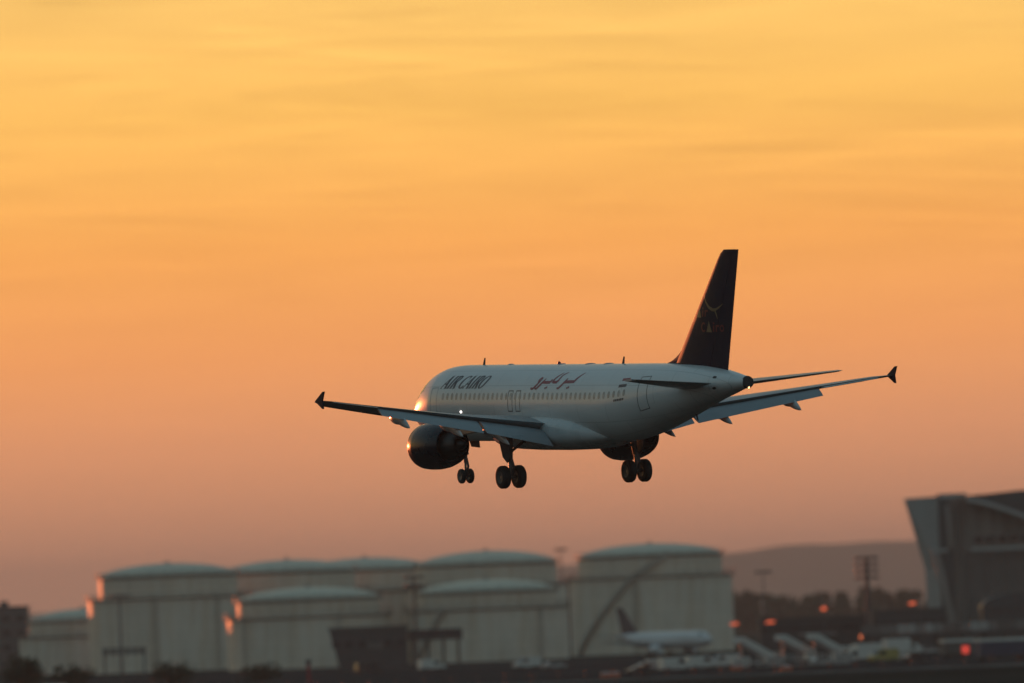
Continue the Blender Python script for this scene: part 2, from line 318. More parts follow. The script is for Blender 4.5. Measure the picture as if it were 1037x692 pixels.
# ---------------------------------------------------------------- fuel tanks
def arc_ring(R, z0, z1, r_in, n=96):
    return [[(r*cos(2*pi*i/n), r*sin(2*pi*i/n), z) for i in range(n)] for r, z in ((R, z0), (R, z1), (r_in, z1), (r_in, z0), (R, z0))]
def tank(label, px, d, R, Rc, h_rim, h_top, h_cup, stair=None, ladders=(), name='fuel_tank'):
    t = thing(name, (X(px, d), d, 0)); tag(t, label, 'fuel tank', 'fuel storage tanks at the airport')
    n = 128
    b = MB(); b.loft([[(R*cos(2*pi*i/n), R*sin(2*pi*i/n), z) for i in range(n)] for z in (0.0, h_rim*0.33, h_rim*0.66, h_rim)], True)
    b.build('inner_shell', M['tank'], t)
    b = MB(); b.loft(arc_ring(Rc, 0, h_cup, Rc-0.35, n), False); b.build('outer_wall', M['tank'], t)
    b = MB(); prof = []
    for k in range(13):
        a = k/12; prof.append([(R*1.004*cos(2*pi*i/n)*sin(a*pi/2), R*1.004*sin(2*pi*i/n)*sin(a*pi/2), h_rim+0.12+(h_top-h_rim)*cos(a*pi/2)**1.25*1.0) for i in range(n)])
    prof = prof[1:]
    prof.insert(0, [(0.05*cos(2*pi*i/n), 0.05*sin(2*pi*i/n), h_top+0.12) for i in range(n)])
    b.loft(prof, True); dm = b.build('dome_roof', M['dome'], t, angle=60)
    b = MB(); b.lathe([(0, 0.9), (0.25, 0.9), (0.35, 0.4), (0.6, 0.3), (0.62, 0.0)], (0, 0, h_top), (0, 0, 1), 12); b.build('roof_vent', M['steel'], dm)
    for zr, rr in ((h_rim, R), (h_cup, Rc)):
        b = MB(); b.loft([[(r*cos(2*pi*i/n), r*sin(2*pi*i/n), z) for i in range(n)] for r, z in ((rr+0.02, zr-0.55), (rr+0.75, zr-0.35), (rr+0.75, zr-0.2), (rr+0.02, zr-0.2), (rr+0.02, zr-0.55))], False)
        w = b.build('walkway', M['steel'], t)
        b = MB()
        for hh in (0.35, 0.95):
            b.loft([[(r*cos(2*pi*i/n), r*sin(2*pi*i/n), z) for i in range(n)] for r, z in ((rr+0.70, zr+hh-0.06), (rr+0.78, zr+hh-0.06), (rr+0.78, zr+hh+.05), (rr+0.70, zr+hh+.05), (rr+0.70, zr+hh-0.06))], False)
        for i in range(0, n, 4):
            a = 2*pi*i/n; p = ((rr+.74)*cos(a), (rr+.74)*sin(a)); b.tube((p[0], p[1], zr-0.2), (p[0], p[1], zr+1.0), 0.05, n=5)
        b.build('railing', M['steel'], w)
    # wind girder stiffening rings and vertical pipes
    b = MB()
    for zz in ((h_cup+h_rim)/2,):
        b.loft([[(r*cos(2*pi*i/n), r*sin(2*pi*i/n), z) for i in range(n)] for r, z in ((R+.01, zz-.12), (R+.22, zz-.08), (R+.22, zz+.08), (R+.01, zz+.12), (R+.01, zz-.12))], False)
    b.build('stiffener_ring', M['tank'], t)
    for a in ladders:
        a = radians(a)
        b = MB(); p = Vector((sin(a), -cos(a), 0)); q = Vector((cos(a), sin(a), 0))
        for s_ in (-.38, .38): b.tube(p*(Rc+.5)+q*s_, p*(Rc+.5)+q*s_+Vector((0, 0, h_cup+.4)), .11, n=8)
        for k in range(int(h_cup/1.5)): b.bar(p*(Rc+.5)+q*-.5+Vector((0, 0, k*1.5+1)), p*(Rc+.5)+q*.6+Vector((0, 0, k*1.5+1)), .12, .12)
        b.build('riser_pipe', M['stair'], t)
    if stair:
        a0, a1 = radians(stair[0]), radians(stair[1]); b = MB(); K = 60; r0 = []
        for k in range(K+1):
            u = k/K; a = a0+(a1-a0)*u; z = 0.5+(h_cup-0.5)*u; c = Vector((sin(a), -cos(a), 0))
            r0.append([c*(Rc+.05)+Vector((0, 0, z-.25)), c*(Rc+1.1)+Vector((0, 0, z-.25)), c*(Rc+1.1)+Vector((0, 0, z+1.05)), c*(Rc+1.0)+Vector((0, 0, z+1.05)), c*(Rc+1.0)+Vector((0, 0, z)), c*(Rc+.05)+Vector((0, 0, z))])
        b.loft(r0, True); b.build('spiral_stair', M['stair'], t)
        if len(stair) > 2:
            a0, a1 = radians(stair[1]), radians(stair[2]); b = MB(); r0 = []
            for k in range(K+1):
                u = k/K; a = a0+(a1-a0)*u; z = h_cup+(h_rim-h_cup)*u; c = Vector((sin(a), -cos(a), 0))
                r0.append([c*(R+.05)+Vector((0, 0, z-.25)), c*(R+1.1)+Vector((0, 0, z-.25)), c*(R+1.1)+Vector((0, 0, z+1.05)), c*(R+1.0)+Vector((0, 0, z+1.05)), c*(R+1.0)+Vector((0, 0, z)), c*(R+.05)+Vector((0, 0, z))])
            b.loft(r0, True); b.build('upper_stair', M['stair'], t)
    return t
tank('smallest and lowest fuel tank, leftmost, beside the flat roofed building', 84, 2900, 14.0, 16.6, 13.8, 16.6, 9.9, None, (20,))
tank('tall domed fuel tank at left end of the back row with sunlit left edge', 172, 2790, 17.2, 20.0, 23.8, 26.8, 18.5, None, (38, -8))
tank('tall domed fuel tank second from left in back row, behind a low front tank', 293, 2836, 17.2, 20.0, 23.8, 26.8, 18.5, None, (40,))
tank('tall domed fuel tank third from left in the back row, mostly hidden', 372, 2884, 17.2, 20.0, 23.8, 26.9, 18.5, None, (0, 42))
tank('tall domed fuel tank right behind the right hand low tank, next to the sky gap', 495, 2842, 17.8, 20.3, 23.9, 27.2, 18.6, None, (12,))
tank('largest fuel tank, alone at the right, with a stair climbing its wall', 661, 2760, 17.7, 20.0, 24.0, 26.9, 19.0, (-62, -12, 14), (-12,))
tank('low front fuel tank on the left with a pale shallow dome and sunlit left edge', 313, 2640, 16.8, 19.2, 16.2, 18.9, 12.3, None, (22, -50))
tank('low front fuel tank with pale shallow dome, right of the middle floodlight mast', 494, 2640, 16.2, 19.0, 16.4, 19.1, 12.6, (-58, -30), (40,))

# ---------------------------------------------------------------- the jet airliner
JO = Vector((-17.0, 0, 4.8))        # aircraft coordinates (aft, starboard, up) -> the thing's own origin, below the wheels
def body_frame():
    yaw, pit, rol, cx, cz, D = radians(27.35), radians(-0.35), radians(-2.17), 2.97, -3.27, 600.0
    h = Vector((-sin(yaw), cos(yaw), 0)); r = Vector((cos(yaw), sin(yaw), 0)); up = Vector((0, 0, 1))
    h2 = h*cos(pit)+up*sin(pit); u2 = up*cos(pit)-h*sin(pit)
    r3 = r*cos(rol)-u2*sin(rol); u3 = u2*cos(rol)+r*sin(rol)
    C2 = lambda v: _r*v.x+_f*v.y+_u*v.z
    return C2(-h2), C2(r3), C2(u3), CAM+C2(Vector((cx, D, cz)))
_ax, _st, _up, _ref = body_frame()
_base = _ref - _up*4.8
jet = thing('passenger_jet', (0, 0, 0))
jet.matrix_world = Matrix(((_ax.x, _st.x, _up.x, _base.x), (_ax.y, _st.y, _up.y, _base.y), (_ax.z, _st.z, _up.z, _base.z), (0, 0, 0, 1)))
tag(jet, 'white twin engine passenger jet with dark tail fin flying low with its wheels down', 'airliner')
def J(mb, name, mat, parent=None, **kw): return mb.build(name, mat, parent or jet, off=JO, **kw)

FS = [(0.0, .04, -.52, -.60), (.1, .32, -.24, -.86), (.3, .58, -.02, -1.06), (.65, .86, .24, -1.28), (1.2, 1.19, .60, -1.53), (2.0, 1.50, 1.13, -1.76), (2.8, 1.70, 1.58, -1.90),
      (3.6, 1.83, 1.85, -1.99), (4.6, 1.93, 2.01, -2.05), (6.0, 1.975, 2.07, -2.07), (8, 1.975, 2.07, -2.07), (23.0, 1.975, 2.07, -2.07), (24.6, 1.97, 2.07, -2.00),
      (26.5, 1.91, 2.07, -1.74), (28.5, 1.78, 2.06, -1.30), (30.5, 1.56, 2.03, -.80), (32.5, 1.28, 1.96, -.28), (34.0, 1.02, 1.82, .10), (35.6, .72, 1.60, .44), (36.55, .50, 1.44, .65), (37.05, .39, 1.36, .74), (37.25, .33, 1.32, .77)]
def fsec(x):
    k = 0
    while k < len(FS)-2 and x > FS[k+1][0]: k += 1
    p0 = FS[max(k-1, 0)]; p1 = FS[k]; p2 = FS[k+1]; p3 = FS[min(k+2, len(FS)-1)]
    h = p2[0]-p1[0]; t = min(1, max(0, (x-p1[0])/h)); out = []
    for c in (1, 2, 3):
        d = (p2[c]-p1[c])/h
        dl = (p1[c]-p0[c])/(p1[0]-p0[0]) if p1 is not p0 else d; dr = (p3[c]-p2[c])/(p3[0]-p2[0]) if p3 is not p2 else d
        m1 = 0 if dl*d <= 0 else 2*dl*d/(dl+d); m2 = 0 if dr*d <= 0 else 2*dr*d/(dr+d)
        if k == 0: m1 = 2.2*d
        t2 = t*t; t3 = t2*t
        out.append((2*t3-3*t2+1)*p1[c]+(t3-2*t2+t)*h*m1+(-2*t3+3*t2)*p2[c]+(t3-t2)*h*m2)
    return out
def fpt(x, phi, off=0.0):
    """port side of the fuselage: phi = 0 at mid height, up positive"""
    w, tp, bt = fsec(x); zc = (tp+bt)/2; hz_ = (tp-bt)/2
    nrm = Vector((0, -cos(phi)/w, sin(phi)/hz_)).normalized()
    return Vector((x, -w*cos(phi), zc+hz_*sin(phi)))+nrm*off
b = MB(); rings = []; xs = [0, .03, .1, .2, .3, .45, .65, .9]+[1.2+.25*i for i in range(20)]+[6.2+.6*i for i in range(28)]+[23+.3*i for i in range(46)]+[37.05, 37.16, 37.25]
xs = sorted(set(round(x, 3) for x in xs if x <= 37.25))
for x in xs: rings.append([fpt(x, 2*pi*i/72) for i in range(72)])
b.loft(rings, True)
fus = J(b, 'fuselage', M['jet_white'], angle=40)
# APU exhaust
b = MB(); b.lathe([(-.05, .335), (.07, .30), (.08, .26), (.05, .0)], (37.25, 0, 1.045), (1, 0, .08), 24, caps=True); J(b, 'exhaust_outlet', M['jet_dark'], fus)

def decal(polys, mp, step=0.12, merge=True):
    """flat polygons in (u, v) cut to a grid and laid on a surface by mp(u, v)"""
    b = MB()
    for P in polys:
        bm = bmesh.new(); vs = [bm.verts.new((p[0], p[1], 0)) for p in P]; bm.faces.new(vs)
        bmesh.ops.triangulate(bm, faces=bm.faces)
        for ax in (0, 1):
            c = [p[ax] for p in P]; k = math.floor(min(c)/step)+1
            while k*step < max(c):
                no = (1, 0, 0) if ax == 0 else (0, 1, 0)
                bmesh.ops.bisect_plane(bm, geom=bm.verts[:]+bm.edges[:]+bm.faces[:], plane_co=(k*step*no[0], k*step*no[1], 0), plane_no=no); k += 1
        bm.verts.index_update()
        b.add([mp(v.co.x, v.co.y) for v in bm.verts], [[v.index for v in f.verts] for f in bm.faces]); bm.free()
    return b
def J_decal(polys, mp, name, mat, parent, **kw):
    return J(decal(polys, mp, **kw), name, mat, parent, angle=60)
RF = 2.03
fmap = lambda off: (lambda u, v: fpt(u, v/RF, off))
def stroke(p, q, w0, w1=None):
    w1 = w0 if w1 is None else w1; a = Vector(p).to_2d() if len(p) > 2 else Vector(p); c = Vector(q); d = (c-a).normalized(); n = Vector((-d.y, d.x))
    return [a+n*w0/2, a-n*w0/2, c-n*w1/2, c+n*w1/2]
def polystroke(pts):
    return [stroke(pts[i][:2], pts[i+1][:2], pts[i][2], pts[i+1][2]) for i in range(len(pts)-1)]
def frame_polys(x0, x1, v0, v1, w):
    return [[(x0, v0), (x1, v0), (x1, v0+w), (x0, v0+w)], [(x0, v1-w), (x1, v1-w), (x1, v1), (x0, v1)], [(x0, v0+w), (x0+w, v0+w), (x0+w, v1-w), (x0, v1-w)], [(x1-w, v0+w), (x1, v0+w), (x1, v1-w), (x1-w, v1-w)]]
def oval(cx, cy, a, h, n=14, e=2.6):
    out = []
    for i in range(n):
        t_ = 2*pi*i/n; c, s_ = cos(t_), sin(t_)
        out.append((cx+a*math.copysign(abs(c)**(2/e), c), cy+h*math.copysign(abs(s_)**(2/e), s_)))
    return out
# cabin windows, one mesh each, on both sides
WIN_V = 0.42
EXITS = (13.62, 14.62)
def mirror(fn): return lambda u, v: (lambda p: Vector((p.x, -p.y, p.z)))(fn(u, v))
for side in (1, -1):
    x = 6.15; k = 0
    while x < 27.0:
        mp = fmap(0.006) if side == 1 else mirror(fmap(0.006))
        J_decal([oval(x, WIN_V, 0.125, 0.19)], mp, 'cabin_window', M[('cabin_glass', 'cabin_glass', 'cabin_glass', 'cabin_shade', 'cabin_clear')[(int(x*7.3)*5+side) % 5]], fus, step=0.15)
        x += 0.533
    for (x0, x1, v0, v1, nm) in ((4.55, 5.4, -.95, .95, 'door'), (28.3, 29.25, -.95, 1.35, 'door'), (13.82, 14.37, -.40, .74, 'emergency_exit'), (14.70, 15.25, -.40, .74, 'emergency_exit')):
        mp2 = fmap(0.004) if side == 1 else mirror(fmap(0.004))
        J_decal(frame_polys(x0, x1, v0, v1, 0.055), mp2, nm, M['exit_seam' if x0 > 6 else 'door_seam'], fus, step=0.2)
# cockpit glazing
for side in (1, -1):
    for k, (xa, xb, pa, pb, xc, xd) in enumerate(((1.72, 2.42, .42, .86, 1.95, 2.75), (2.50, 3.15, .47, .86, 2.84, 3.30))):
        mp = (lambda u, v: fpt(u, v, 0.008)) if side == 1 else mirror(lambda u, v: fpt(u, v, 0.008))
        J_decal([[(xa, pa), (xb, pa), (xd, pb), (xc, pb)]], mp, 'cockpit_window', M['glass'], fus, step=0.15)
# --- lettering: serif italic capitals drawn from strokes (unit height)
def arcpts(cx, cy, rx, ry, a0, a1, w, thin, n=14):
    out = []
    for i in range(n+1):
        a = radians(a0+(a1-a0)*i/n); out.append((cx+rx*cos(a), cy+ry*sin(a), thin+(w-thin)*abs(cos(a))**1.3))
    return out
TH, TN = .27, .10
def gA(): return [stroke((.04, 0), (.42, 1), TN), stroke((.36, 1.0), (.74, 0), TH), stroke((.17, .33), (.6, .33), TN), stroke((-.06, .025), (.18, .025), .05), stroke((.56, .025), (.9, .025), .05)], .92
def gI(): return [stroke((.2, 0), (.2, 1), TH), stroke((.03, .025), (.37, .025), .05), stroke((.03, .975), (.37, .975), .05)], .46
def gR(): return [stroke((.2, 0), (.2, 1), TH), stroke((.03, .025), (.37, .025), .05), stroke((.03, .975), (.3, .975), .05)]+polystroke(arcpts(.36, .75, .26, .23, 90, -90, TH, .06))+[stroke((.2, .52), (.38, .52), TN), stroke((.2, .975), (.38, .975), TN), stroke((.4, .53), (.74, 0), TH*.95), stroke((.6, .025), (.88, .025), .05)], .88
def gC(): return polystroke(arcpts(.46, .5, .40, .48, 48, 318, TH, .06, 24))+[stroke((.72, .98), (.74, .70), .06)], .86
def gO(): return polystroke(arcpts(.46, .5, .38, .48, 0, 360, TH, .06, 28)), .94
def word(txt, H, x0, v0, wx, shear):
    out = []; cx = 0
    for ch in txt:
        if ch == ' ': cx += .42; continue
        ps, adv = {'A': gA, 'I': gI, 'R': gR, 'C': gC, 'O': gO}[ch]()
        out.append([[(x0+(q[0]+cx)*wx+q[1]*H*shear, v0+q[1]*H) for q in p] for p in ps])
        cx += adv
    return out, x0+cx*wx
LAT, _xe = word('AIR CAIRO', 0.80, 5.62, 0.86, 0.735, 0.70)
for g_ in LAT: J_decal(g_, fmap(0.007), 'letter', M['letter_navy'], fus, step=0.2)
# Arabic name: pen strokes in a 70 x 50 box (u to the right, v down), laid on the fuselage
AR_STROKES = [
    [(61.8, 9.0, .5), (59.5, 11.5, .9), (57.5, 14, 1.3), (55.6, 17, 1.7)],                    # tall slanted alef / tooth
    [(56.2, 17.0, 1.7), (51, 17.0, 1.9), (46, 17.2, 1.7), (44.6, 17.8, 1.4)],                  # bar
    [(47.0, 14.3, .7), (46.2, 16, 1.2), (44.5, 18.6, 1.4), (42.4, 20.8, 1.3), (40.5, 22.2, 1.1), (39.4, 21.2, .7)],  # reh
    [(52.9, 20.8, 1.0), (51.6, 21.5, 1.2)], [(51.2, 21.3, 1.0), (50.2, 22.0, 1.0)],            # two dots
    [(42.6, 8.7, .5), (40.4, 10.0, .9), (38.6, 11.8, 1.1), (38.0, 14.5, 1.2), (37.0, 17.2, 1.7)],  # kaf
    [(37.3, 17.3, 1.7), (33.5, 17.3, 1.6), (31.6, 17.0, 1.2)],
    [(37.6, 9.0, .5), (35.2, 11.5, .9), (32.8, 14.5, 1.2), (31.8, 17.0, 1.3)],                  # alef
    [(30.2, 15.0, .8), (29.7, 17.4, 1.6), (25.5, 17.4, 1.8), (22, 17.4, 1.4), (20.8, 17.8, 1.2)],   # bar
    [(22.8, 14.4, .7), (21.4, 16.6, 1.2), (19.6, 19.2, 1.4), (17.4, 21.6, 1.3), (15.6, 22.3, 1.1), (14.9, 21.4, .6)],  # reh
    [(28.4, 20.9, 1.0), (27.2, 21.5, 1.1)], [(26.8, 21.4, 1.0), (25.8, 22.0, 1.0)],
    [(18.3, 13.6, 1.2), (16.6, 14.2, 1.2), (15.6, 16.4, 1.2), (16.6, 17.4, 1.0), (18.2, 15.8, 1.1), (18.4, 13.6, 1.1)],   # waw loop
    [(17.6, 16.8, 1.2), (15.6, 19.4, 1.3), (13.6, 21.6, 1.3), (11.4, 22.4, 1.2), (10.2, 21.2, .7)],
]
AR_X0, AR_SX, AR_V0, AR_SV = 15.2, 0.103, 2.57, -0.079
def ar_map(u, v, f=fmap(0.007)): return f(AR_X0+AR_SX*u, AR_V0+AR_SV*v)
AR_GROUPS = ((0, 1, 2), (3,), (4,), (5, 6, 7), (8, 9), (10,), (11,), (12, 13))
for grp in AR_GROUPS:
  ARP = []
  for stx in [AR_STROKES[q] for q in grp]:
    for i in range(len(stx)-1):
        (a, c, w0), (d, e, w1) = stx[i], stx[i+1]
        ARP.append(stroke((a, c), (d, e), w0*1.3, w1*1.3))
  J_decal(ARP, ar_map, 'letter', M['red'], fus, step=2.0)
# flag and registration strip near the tail
for k, (mt, v) in enumerate((('red', 1.17), ('flag_white', .97), ('letter_navy', .77))):
    J_decal([[(26.35-k*.06, v), (27.15-k*.06, v), (27.15-k*.06, v+.17), (26.35-k*.06, v+.17)]], fmap(0.006), 'flag_band', M[mt], fus, step=.2)
J_decal([[(25.9+.18*i, .0), (26.03+.18*i, .0), (26.05+.18*i, .12), (25.92+.18*i, .12)] for i in range(6)], fmap(0.006), 'registration_mark', M['jet_dark'], fus, step=.2)
# antennas and masts
def blade(x, z, h, c, sw, name='antenna', ysc=.03, up=1):
    b = MB(); b.loft([[(x, -ysc, z), (x+c, -.01, z), (x+c, .01, z), (x, ysc, z)], [(x+sw, -.012, z+h*up), (x+sw+c*.55, -.005, z+h*up), (x+sw+c*.55, .005, z+h*up), (x+sw, .012, z+h*up)]]); J(b, name, M['jet_dark'], fus)
blade(7.3, 2.04, .40, .24, .18); blade(23.4, 2.04, .40, .24, .18); blade(29.6, 2.0, .28, .18, .1)
blade(20.5, -2.05, .32, .3, .14, up=-1); blade(31.4, -.62, .34, .18, .2, 'drain_mast', up=-1)
for x, s_ in ((10.6, .2), (16.6, .2), (19.8, .3), (21.9, .3)):
    b = MB(); b.lathe([(0, s_), (.03, s_*.9), (.06, s_*.5), (.065, 0)], (x, 0, 2.05), (0, 0, 1), 16); J(b, 'antenna_fairing', M['jet_grey'], fus)
b = MB(); b.lathe([(0, .10), (.10, .09), (.16, .03)], (16.2, 0, 2.06), (0, 0, 1), 12, caps=True); J(b, 'beacon', M['red'], fus)
for x, ph in ((35.0, .5), (35.0, -.35)):
    J_decal([oval(x, ph*.9, .16, .09)], lambda u, v: fpt(u, v/0.9, .005), 'vent', M['jet_dark'], fus, step=.2)
b = MB(); p = fpt(8.25, -.20, -.02); b.lathe([(0, .055), (.06, .045), (.075, .0)], p, (0, -1, -.12), 10, caps=True); J(b, 'wing_scan_light', M['lamp_white'], fus)
b = MB(); b.lathe([(0, .06), (.06, .05), (.08, 0)], (37.28, 0, .78), (1, 0, -.3), 10, caps=True); J(b, 'tail_light', M['lamp_warm'], fus)
# belly fairing
b = MB(); rg = []
for x, w, hz_, zc in ((9.8, .7, .3, -1.6), (10.6, 1.35, .62, -1.55), (11.6, 1.85, .88, -1.5), (13, 2.17, 1.02, -1.46), (15, 2.26, 1.08, -1.44), (18, 2.26, 1.08, -1.44), (19.6, 2.2, 1.02, -1.47), (21.0, 2.03, .88, -1.53), (22.2, 1.62, .62, -1.60), (23.1, 1.15, .36, -1.68), (23.7, .7, .18, -1.75)):
    rg.append([(x, p[0], p[1]) for p in oval(0, zc, w, hz_, 48, 2.5)])
b.loft(rg); J(b, 'belly_fairing', M['jet_fairing'], angle=50)

# --- wings
def foil(t_, fr, up):
    yt = 5*t_*(.2969*sqrt(fr)-.126*fr-.3516*fr**2+.2843*fr**3-.1036*fr**4); yc = 0.06*fr*(1-fr)*.4
    return yc+yt if up else yc-yt
def lerp_tab(tab, y):
    k = 0
    while k < len(tab)-2 and y > tab[k+1][0]: k += 1
    a, c = tab[k], tab[k+1]; u = (y-a[0])/(c[0]-a[0]); return [p+(q-p)*u for p, q in zip(a[1:], c[1:])]
WT = [(1.0, 12.55, 19.35, .155), (1.98, 13.05, 19.35, .152), (6.4, 15.36, 19.55, .125), (16.5, 20.33, 21.97, .11), (17.2, 21.25, 22.2, .10)]   # y, LE, TE, t/c
def wz(y): return -1.12+(y-1.98)*.102+.30*(y/17)**2
def wsec(y): le, te, t_ = lerp_tab(WT, y); return le, te-le, t_
def wp(s, y, fr, up, dz=0):
    le, c, t_ = wsec(y); tw = radians(2.5-6.8*(y/17)); zz = foil(t_, fr, up)*c; dx = (fr-.3)*c
    return Vector((le+.3*c+dx*cos(tw)+zz*sin(tw), s*y, wz(y)+zz*cos(tw)-dx*sin(tw)+dz))
FU = [.0, .008, .025, .06, .12, .2, .3, .4, .5, .6, .7, .8]
def add_wing(s):
    b = MB(); ys = [1.0, 1.98, 3, 4.2, 5.3, 6.4, 8, 10, 12, 13.3, 13.4, 15, 16.4, 16.9, 17.15]; rg = []
    for y in ys:
        fu = FU+[.84]; fl = [.77]+[f for f in reversed(FU) if 0 < f < .77]
        rg.append([wp(s, y, f, True) for f in fu]+[wp(s, y, f, False) for f in fl])
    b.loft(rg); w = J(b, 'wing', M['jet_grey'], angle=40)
    def surface(name, y0, y1, a, ch, defl, drop, n=6, mat='jet_grey', aft=0.0):
        b = MB(); rg = []; d = radians(defl)
        for i in range(n+1):
            y = y0+(y1-y0)*i/n; le, c, t_ = wsec(y); o = wp(s, y, a, False); cf = ch*c; sec = []
            o = Vector((o.x+aft*c, o.y, o.z-drop*c+foil(t_, a, True)*c*.35))
            for f in (1, .75, .5, .25, .1, .03, 0): sec.append((f, foil(.15, f, True)))
            for f in (.03, .1, .25, .5, .75): sec.append((f, foil(.15, f, False)))
            rg.append([o+Vector((f*cf*cos(d)+zz*cf*sin(d), 0, -f*cf*sin(d)+zz*cf*cos(d))) for f, zz in sec])
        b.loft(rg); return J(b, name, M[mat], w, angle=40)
    surface('flap', 2.25, 6.25, .80, .265, 33, .012)
    surface('flap', 6.45, 13.25, .80, .28, 33, .014, 10)
    surface('aileron', 13.42, 16.35, .775, .235, 1, -.004)
    # slats: nose pieces moved forward and down
    for y0, y1 in ((2.9, 5.1), (6.6, 9.8), (9.85, 13.1), (13.15, 16.4)):
        b = MB(); rg = []
        for i in range(5):
            y = y0+(y1-y0)*i/4; le, c, t_ = wsec(y); o = wp(s, y, 0, True); k = radians(22); sec = [(f, foil(t_, f, True)) for f in (.15, .1, .06, .025, .008, 0)]+[(f, foil(t_, f, False)) for f in (.008, .025, .04)]+[(.05, .012), (.09, .032)]
            rg.append([Vector((o.x-.075*c+f*c*cos(k)+zz*c*sin(k)*-1*-1, o.y, o.z-.05*c+zz*c*cos(k)+f*c*sin(k)*.9)) for f, zz in sec])
        b.loft(rg); J(b, 'slat', M['jet_grey'], w, angle=40)
    # flap track fairings
    for y in (5.0, 8.1, 11.75):
        le, c, t_ = wsec(y); o = wp(s, y, .40, False); L_ = 1.25+.40*c; b = MB(); rg = []
        for i in range(13):
            u = i/12; r = .27*(sin(pi*min(1, u*1.0)**.8)**.75 if 0 < u < 1 else .02); ang = radians(3) if u < .5 else radians(20)
            x = o.x+u*L_; z = o.z-.20-(u*.05*L_ if u < .5 else .025*L_+(u-.5)*L_*tan(ang)*1.15)
            rg.append([(x, s*y+r*.62*cos(2*pi*j/14), z+r*1.25*sin(2*pi*j/14)) for j in range(14)])
        b.loft(rg); J(b, 'flap_track_fairing', M['jet_fairing'], w, angle=60)
    # wingtip fence
    le, c, t_ = wsec(17.15); z = wz(17.15); yy = s*17.17; b = MB()
    pts = [(le+.15, z+.03), (le+1.05, z+.52), (le+1.28, z+.54), (le+1.02, z+.04), (le+1.12, z-.38), (le+.95, z-.37)]
    b.loft([[(x, yy-.035, q) for x, q in pts], [(x, yy+.035, q) for x, q in pts]]); J(b, 'wingtip_fence', M['jet_navy'], w, bevel=.01)
    # engine
    ex, ey, ez = 11.35, s*5.75, -2.12
    b = MB(); b.lathe([(.35, .90), (.05, .94), (0, 1.02), (.06, 1.10), (.35, 1.22), (.9, 1.265), (1.6, 1.275), (2.3, 1.225), (2.9, 1.11), (3.25, 1.0), (3.27, .95), (2.9, .97), (1.2, .93), (.35, .90)], (ex, ey, ez), (1, 0, .03), 56)
    n_ = J(b, 'engine_nacelle', M['cowl_navy'], angle=40)
    b = MB(); b.lathe([(-.005, 1.01), (-.03, 1.04), (.055, 1.12), (.22, 1.19), (.22, 1.18)], (ex, ey, ez), (1, 0, .03), 56); J(b, 'intake_lip', M['metal'], n_, angle=60)
    b = MB(); b.lathe([(.5, .0), (.5, .88)], (ex, ey, ez), (1, 0, .03), 40)
    for k in range(22):
        a = 2*pi*k/22; c0 = Vector((ex+.42, ey+.25*cos(a), ez+.25*sin(a))); c1 = Vector((ex+.46, ey+.87*cos(a+.2), ez+.87*sin(a+.2))); b.bar(c0, c1, .14, .02, up=(1, 0, .3))
    b.lathe([(.05, .0), (.2, .12), (.42, .25)], (ex, ey, ez), (1, 0, .03), 20); J(b, 'fan', M['hot_metal'], n_)
    b = MB(); b.lathe([(2.6, .80), (3.25, .74), (3.8, .60), (4.25, .47), (4.27, .43), (3.8, .48), (2.7, .5)], (ex, ey, ez), (1, 0, .03), 40); J(b, 'exhaust_nozzle', M['hot_metal'], n_, angle=60)
    b = MB(); b.lathe([(3.4, .36), (4.2, .30), (4.7, .14), (4.85, .02)], (ex, ey, ez), (1, 0, .03), 24, caps=True); J(b, 'exhaust_cone', M['hot_metal'], n_, angle=60)
    # pylon
    b = MB(); prof = [(ex+.9, ez+1.22), (ex+2.0, ez+1.42), (ex+3.6, wz(5.75)+.05), (ex+6.6, wz(5.75)-.25), (ex+6.2, wz(5.75)-.62), (ex+4.4, ez+.62), (ex+2.6, ez+.80), (ex+1.0, ez+1.02)]
    b.loft([[(x, ey-hw, q) for x, q in prof] for hw in (.17, -.17)]); J(b, 'pylon', M['jet_grey'], n_, bevel=.02)
    # main landing gear
    gx, gy = 17.45, s*3.79; aw = -3.80
    b = MB(); b.tube((gx-.25, gy-s*.15, -1.35), (gx-.05, gy, -2.9), .17, .15, 14); J0 = J(b, 'main_landing_gear', M['gear_grey'])
    b = MB(); b.tube((gx-.06, gy, -2.85), (gx, gy, aw), .10, .10, 12); b.tube((gx, gy-.62, aw), (gx, gy+.62, aw), .085, .085, 12); J(b, 'oleo_strut', M['metal'], J0)
    b = MB(); b.tube((gx-.1, gy-s*.06, -2.5), (gx-.45, s*2.15, -1.55), .075, .075, 8); b.tube((gx-.12, gy-s*1.0, -2.0), (gx+.1, gy-s*.3, -1.5), .05, n=8); J(b, 'side_brace', M['gear_grey'], J0)
    b = MB(); b.bar((gx+.22, gy-.07, -2.8), (gx+.36, gy, -3.3), .16, .05, up=(1, 0, 0)); b.bar((gx+.36, gy, -3.3), (gx+.08, gy, aw+.05), .13, .05, up=(1, 0, 0)); J(b, 'torque_link', M['gear_grey'], J0)
    b = MB(); yo = gy+s*.36; b.loft([[(gx-.75, yo+k, -1.25), (gx+.55, yo+k, -1.35), (gx+.42, yo-s*.16+k, -2.7), (gx-.05, yo-s*.2+k, -3.05), (gx-.45, yo-s*.16+k, -2.75)] for k in (-.03, .03)]); J(b, 'gear_door', M['gear_grey'], J0)
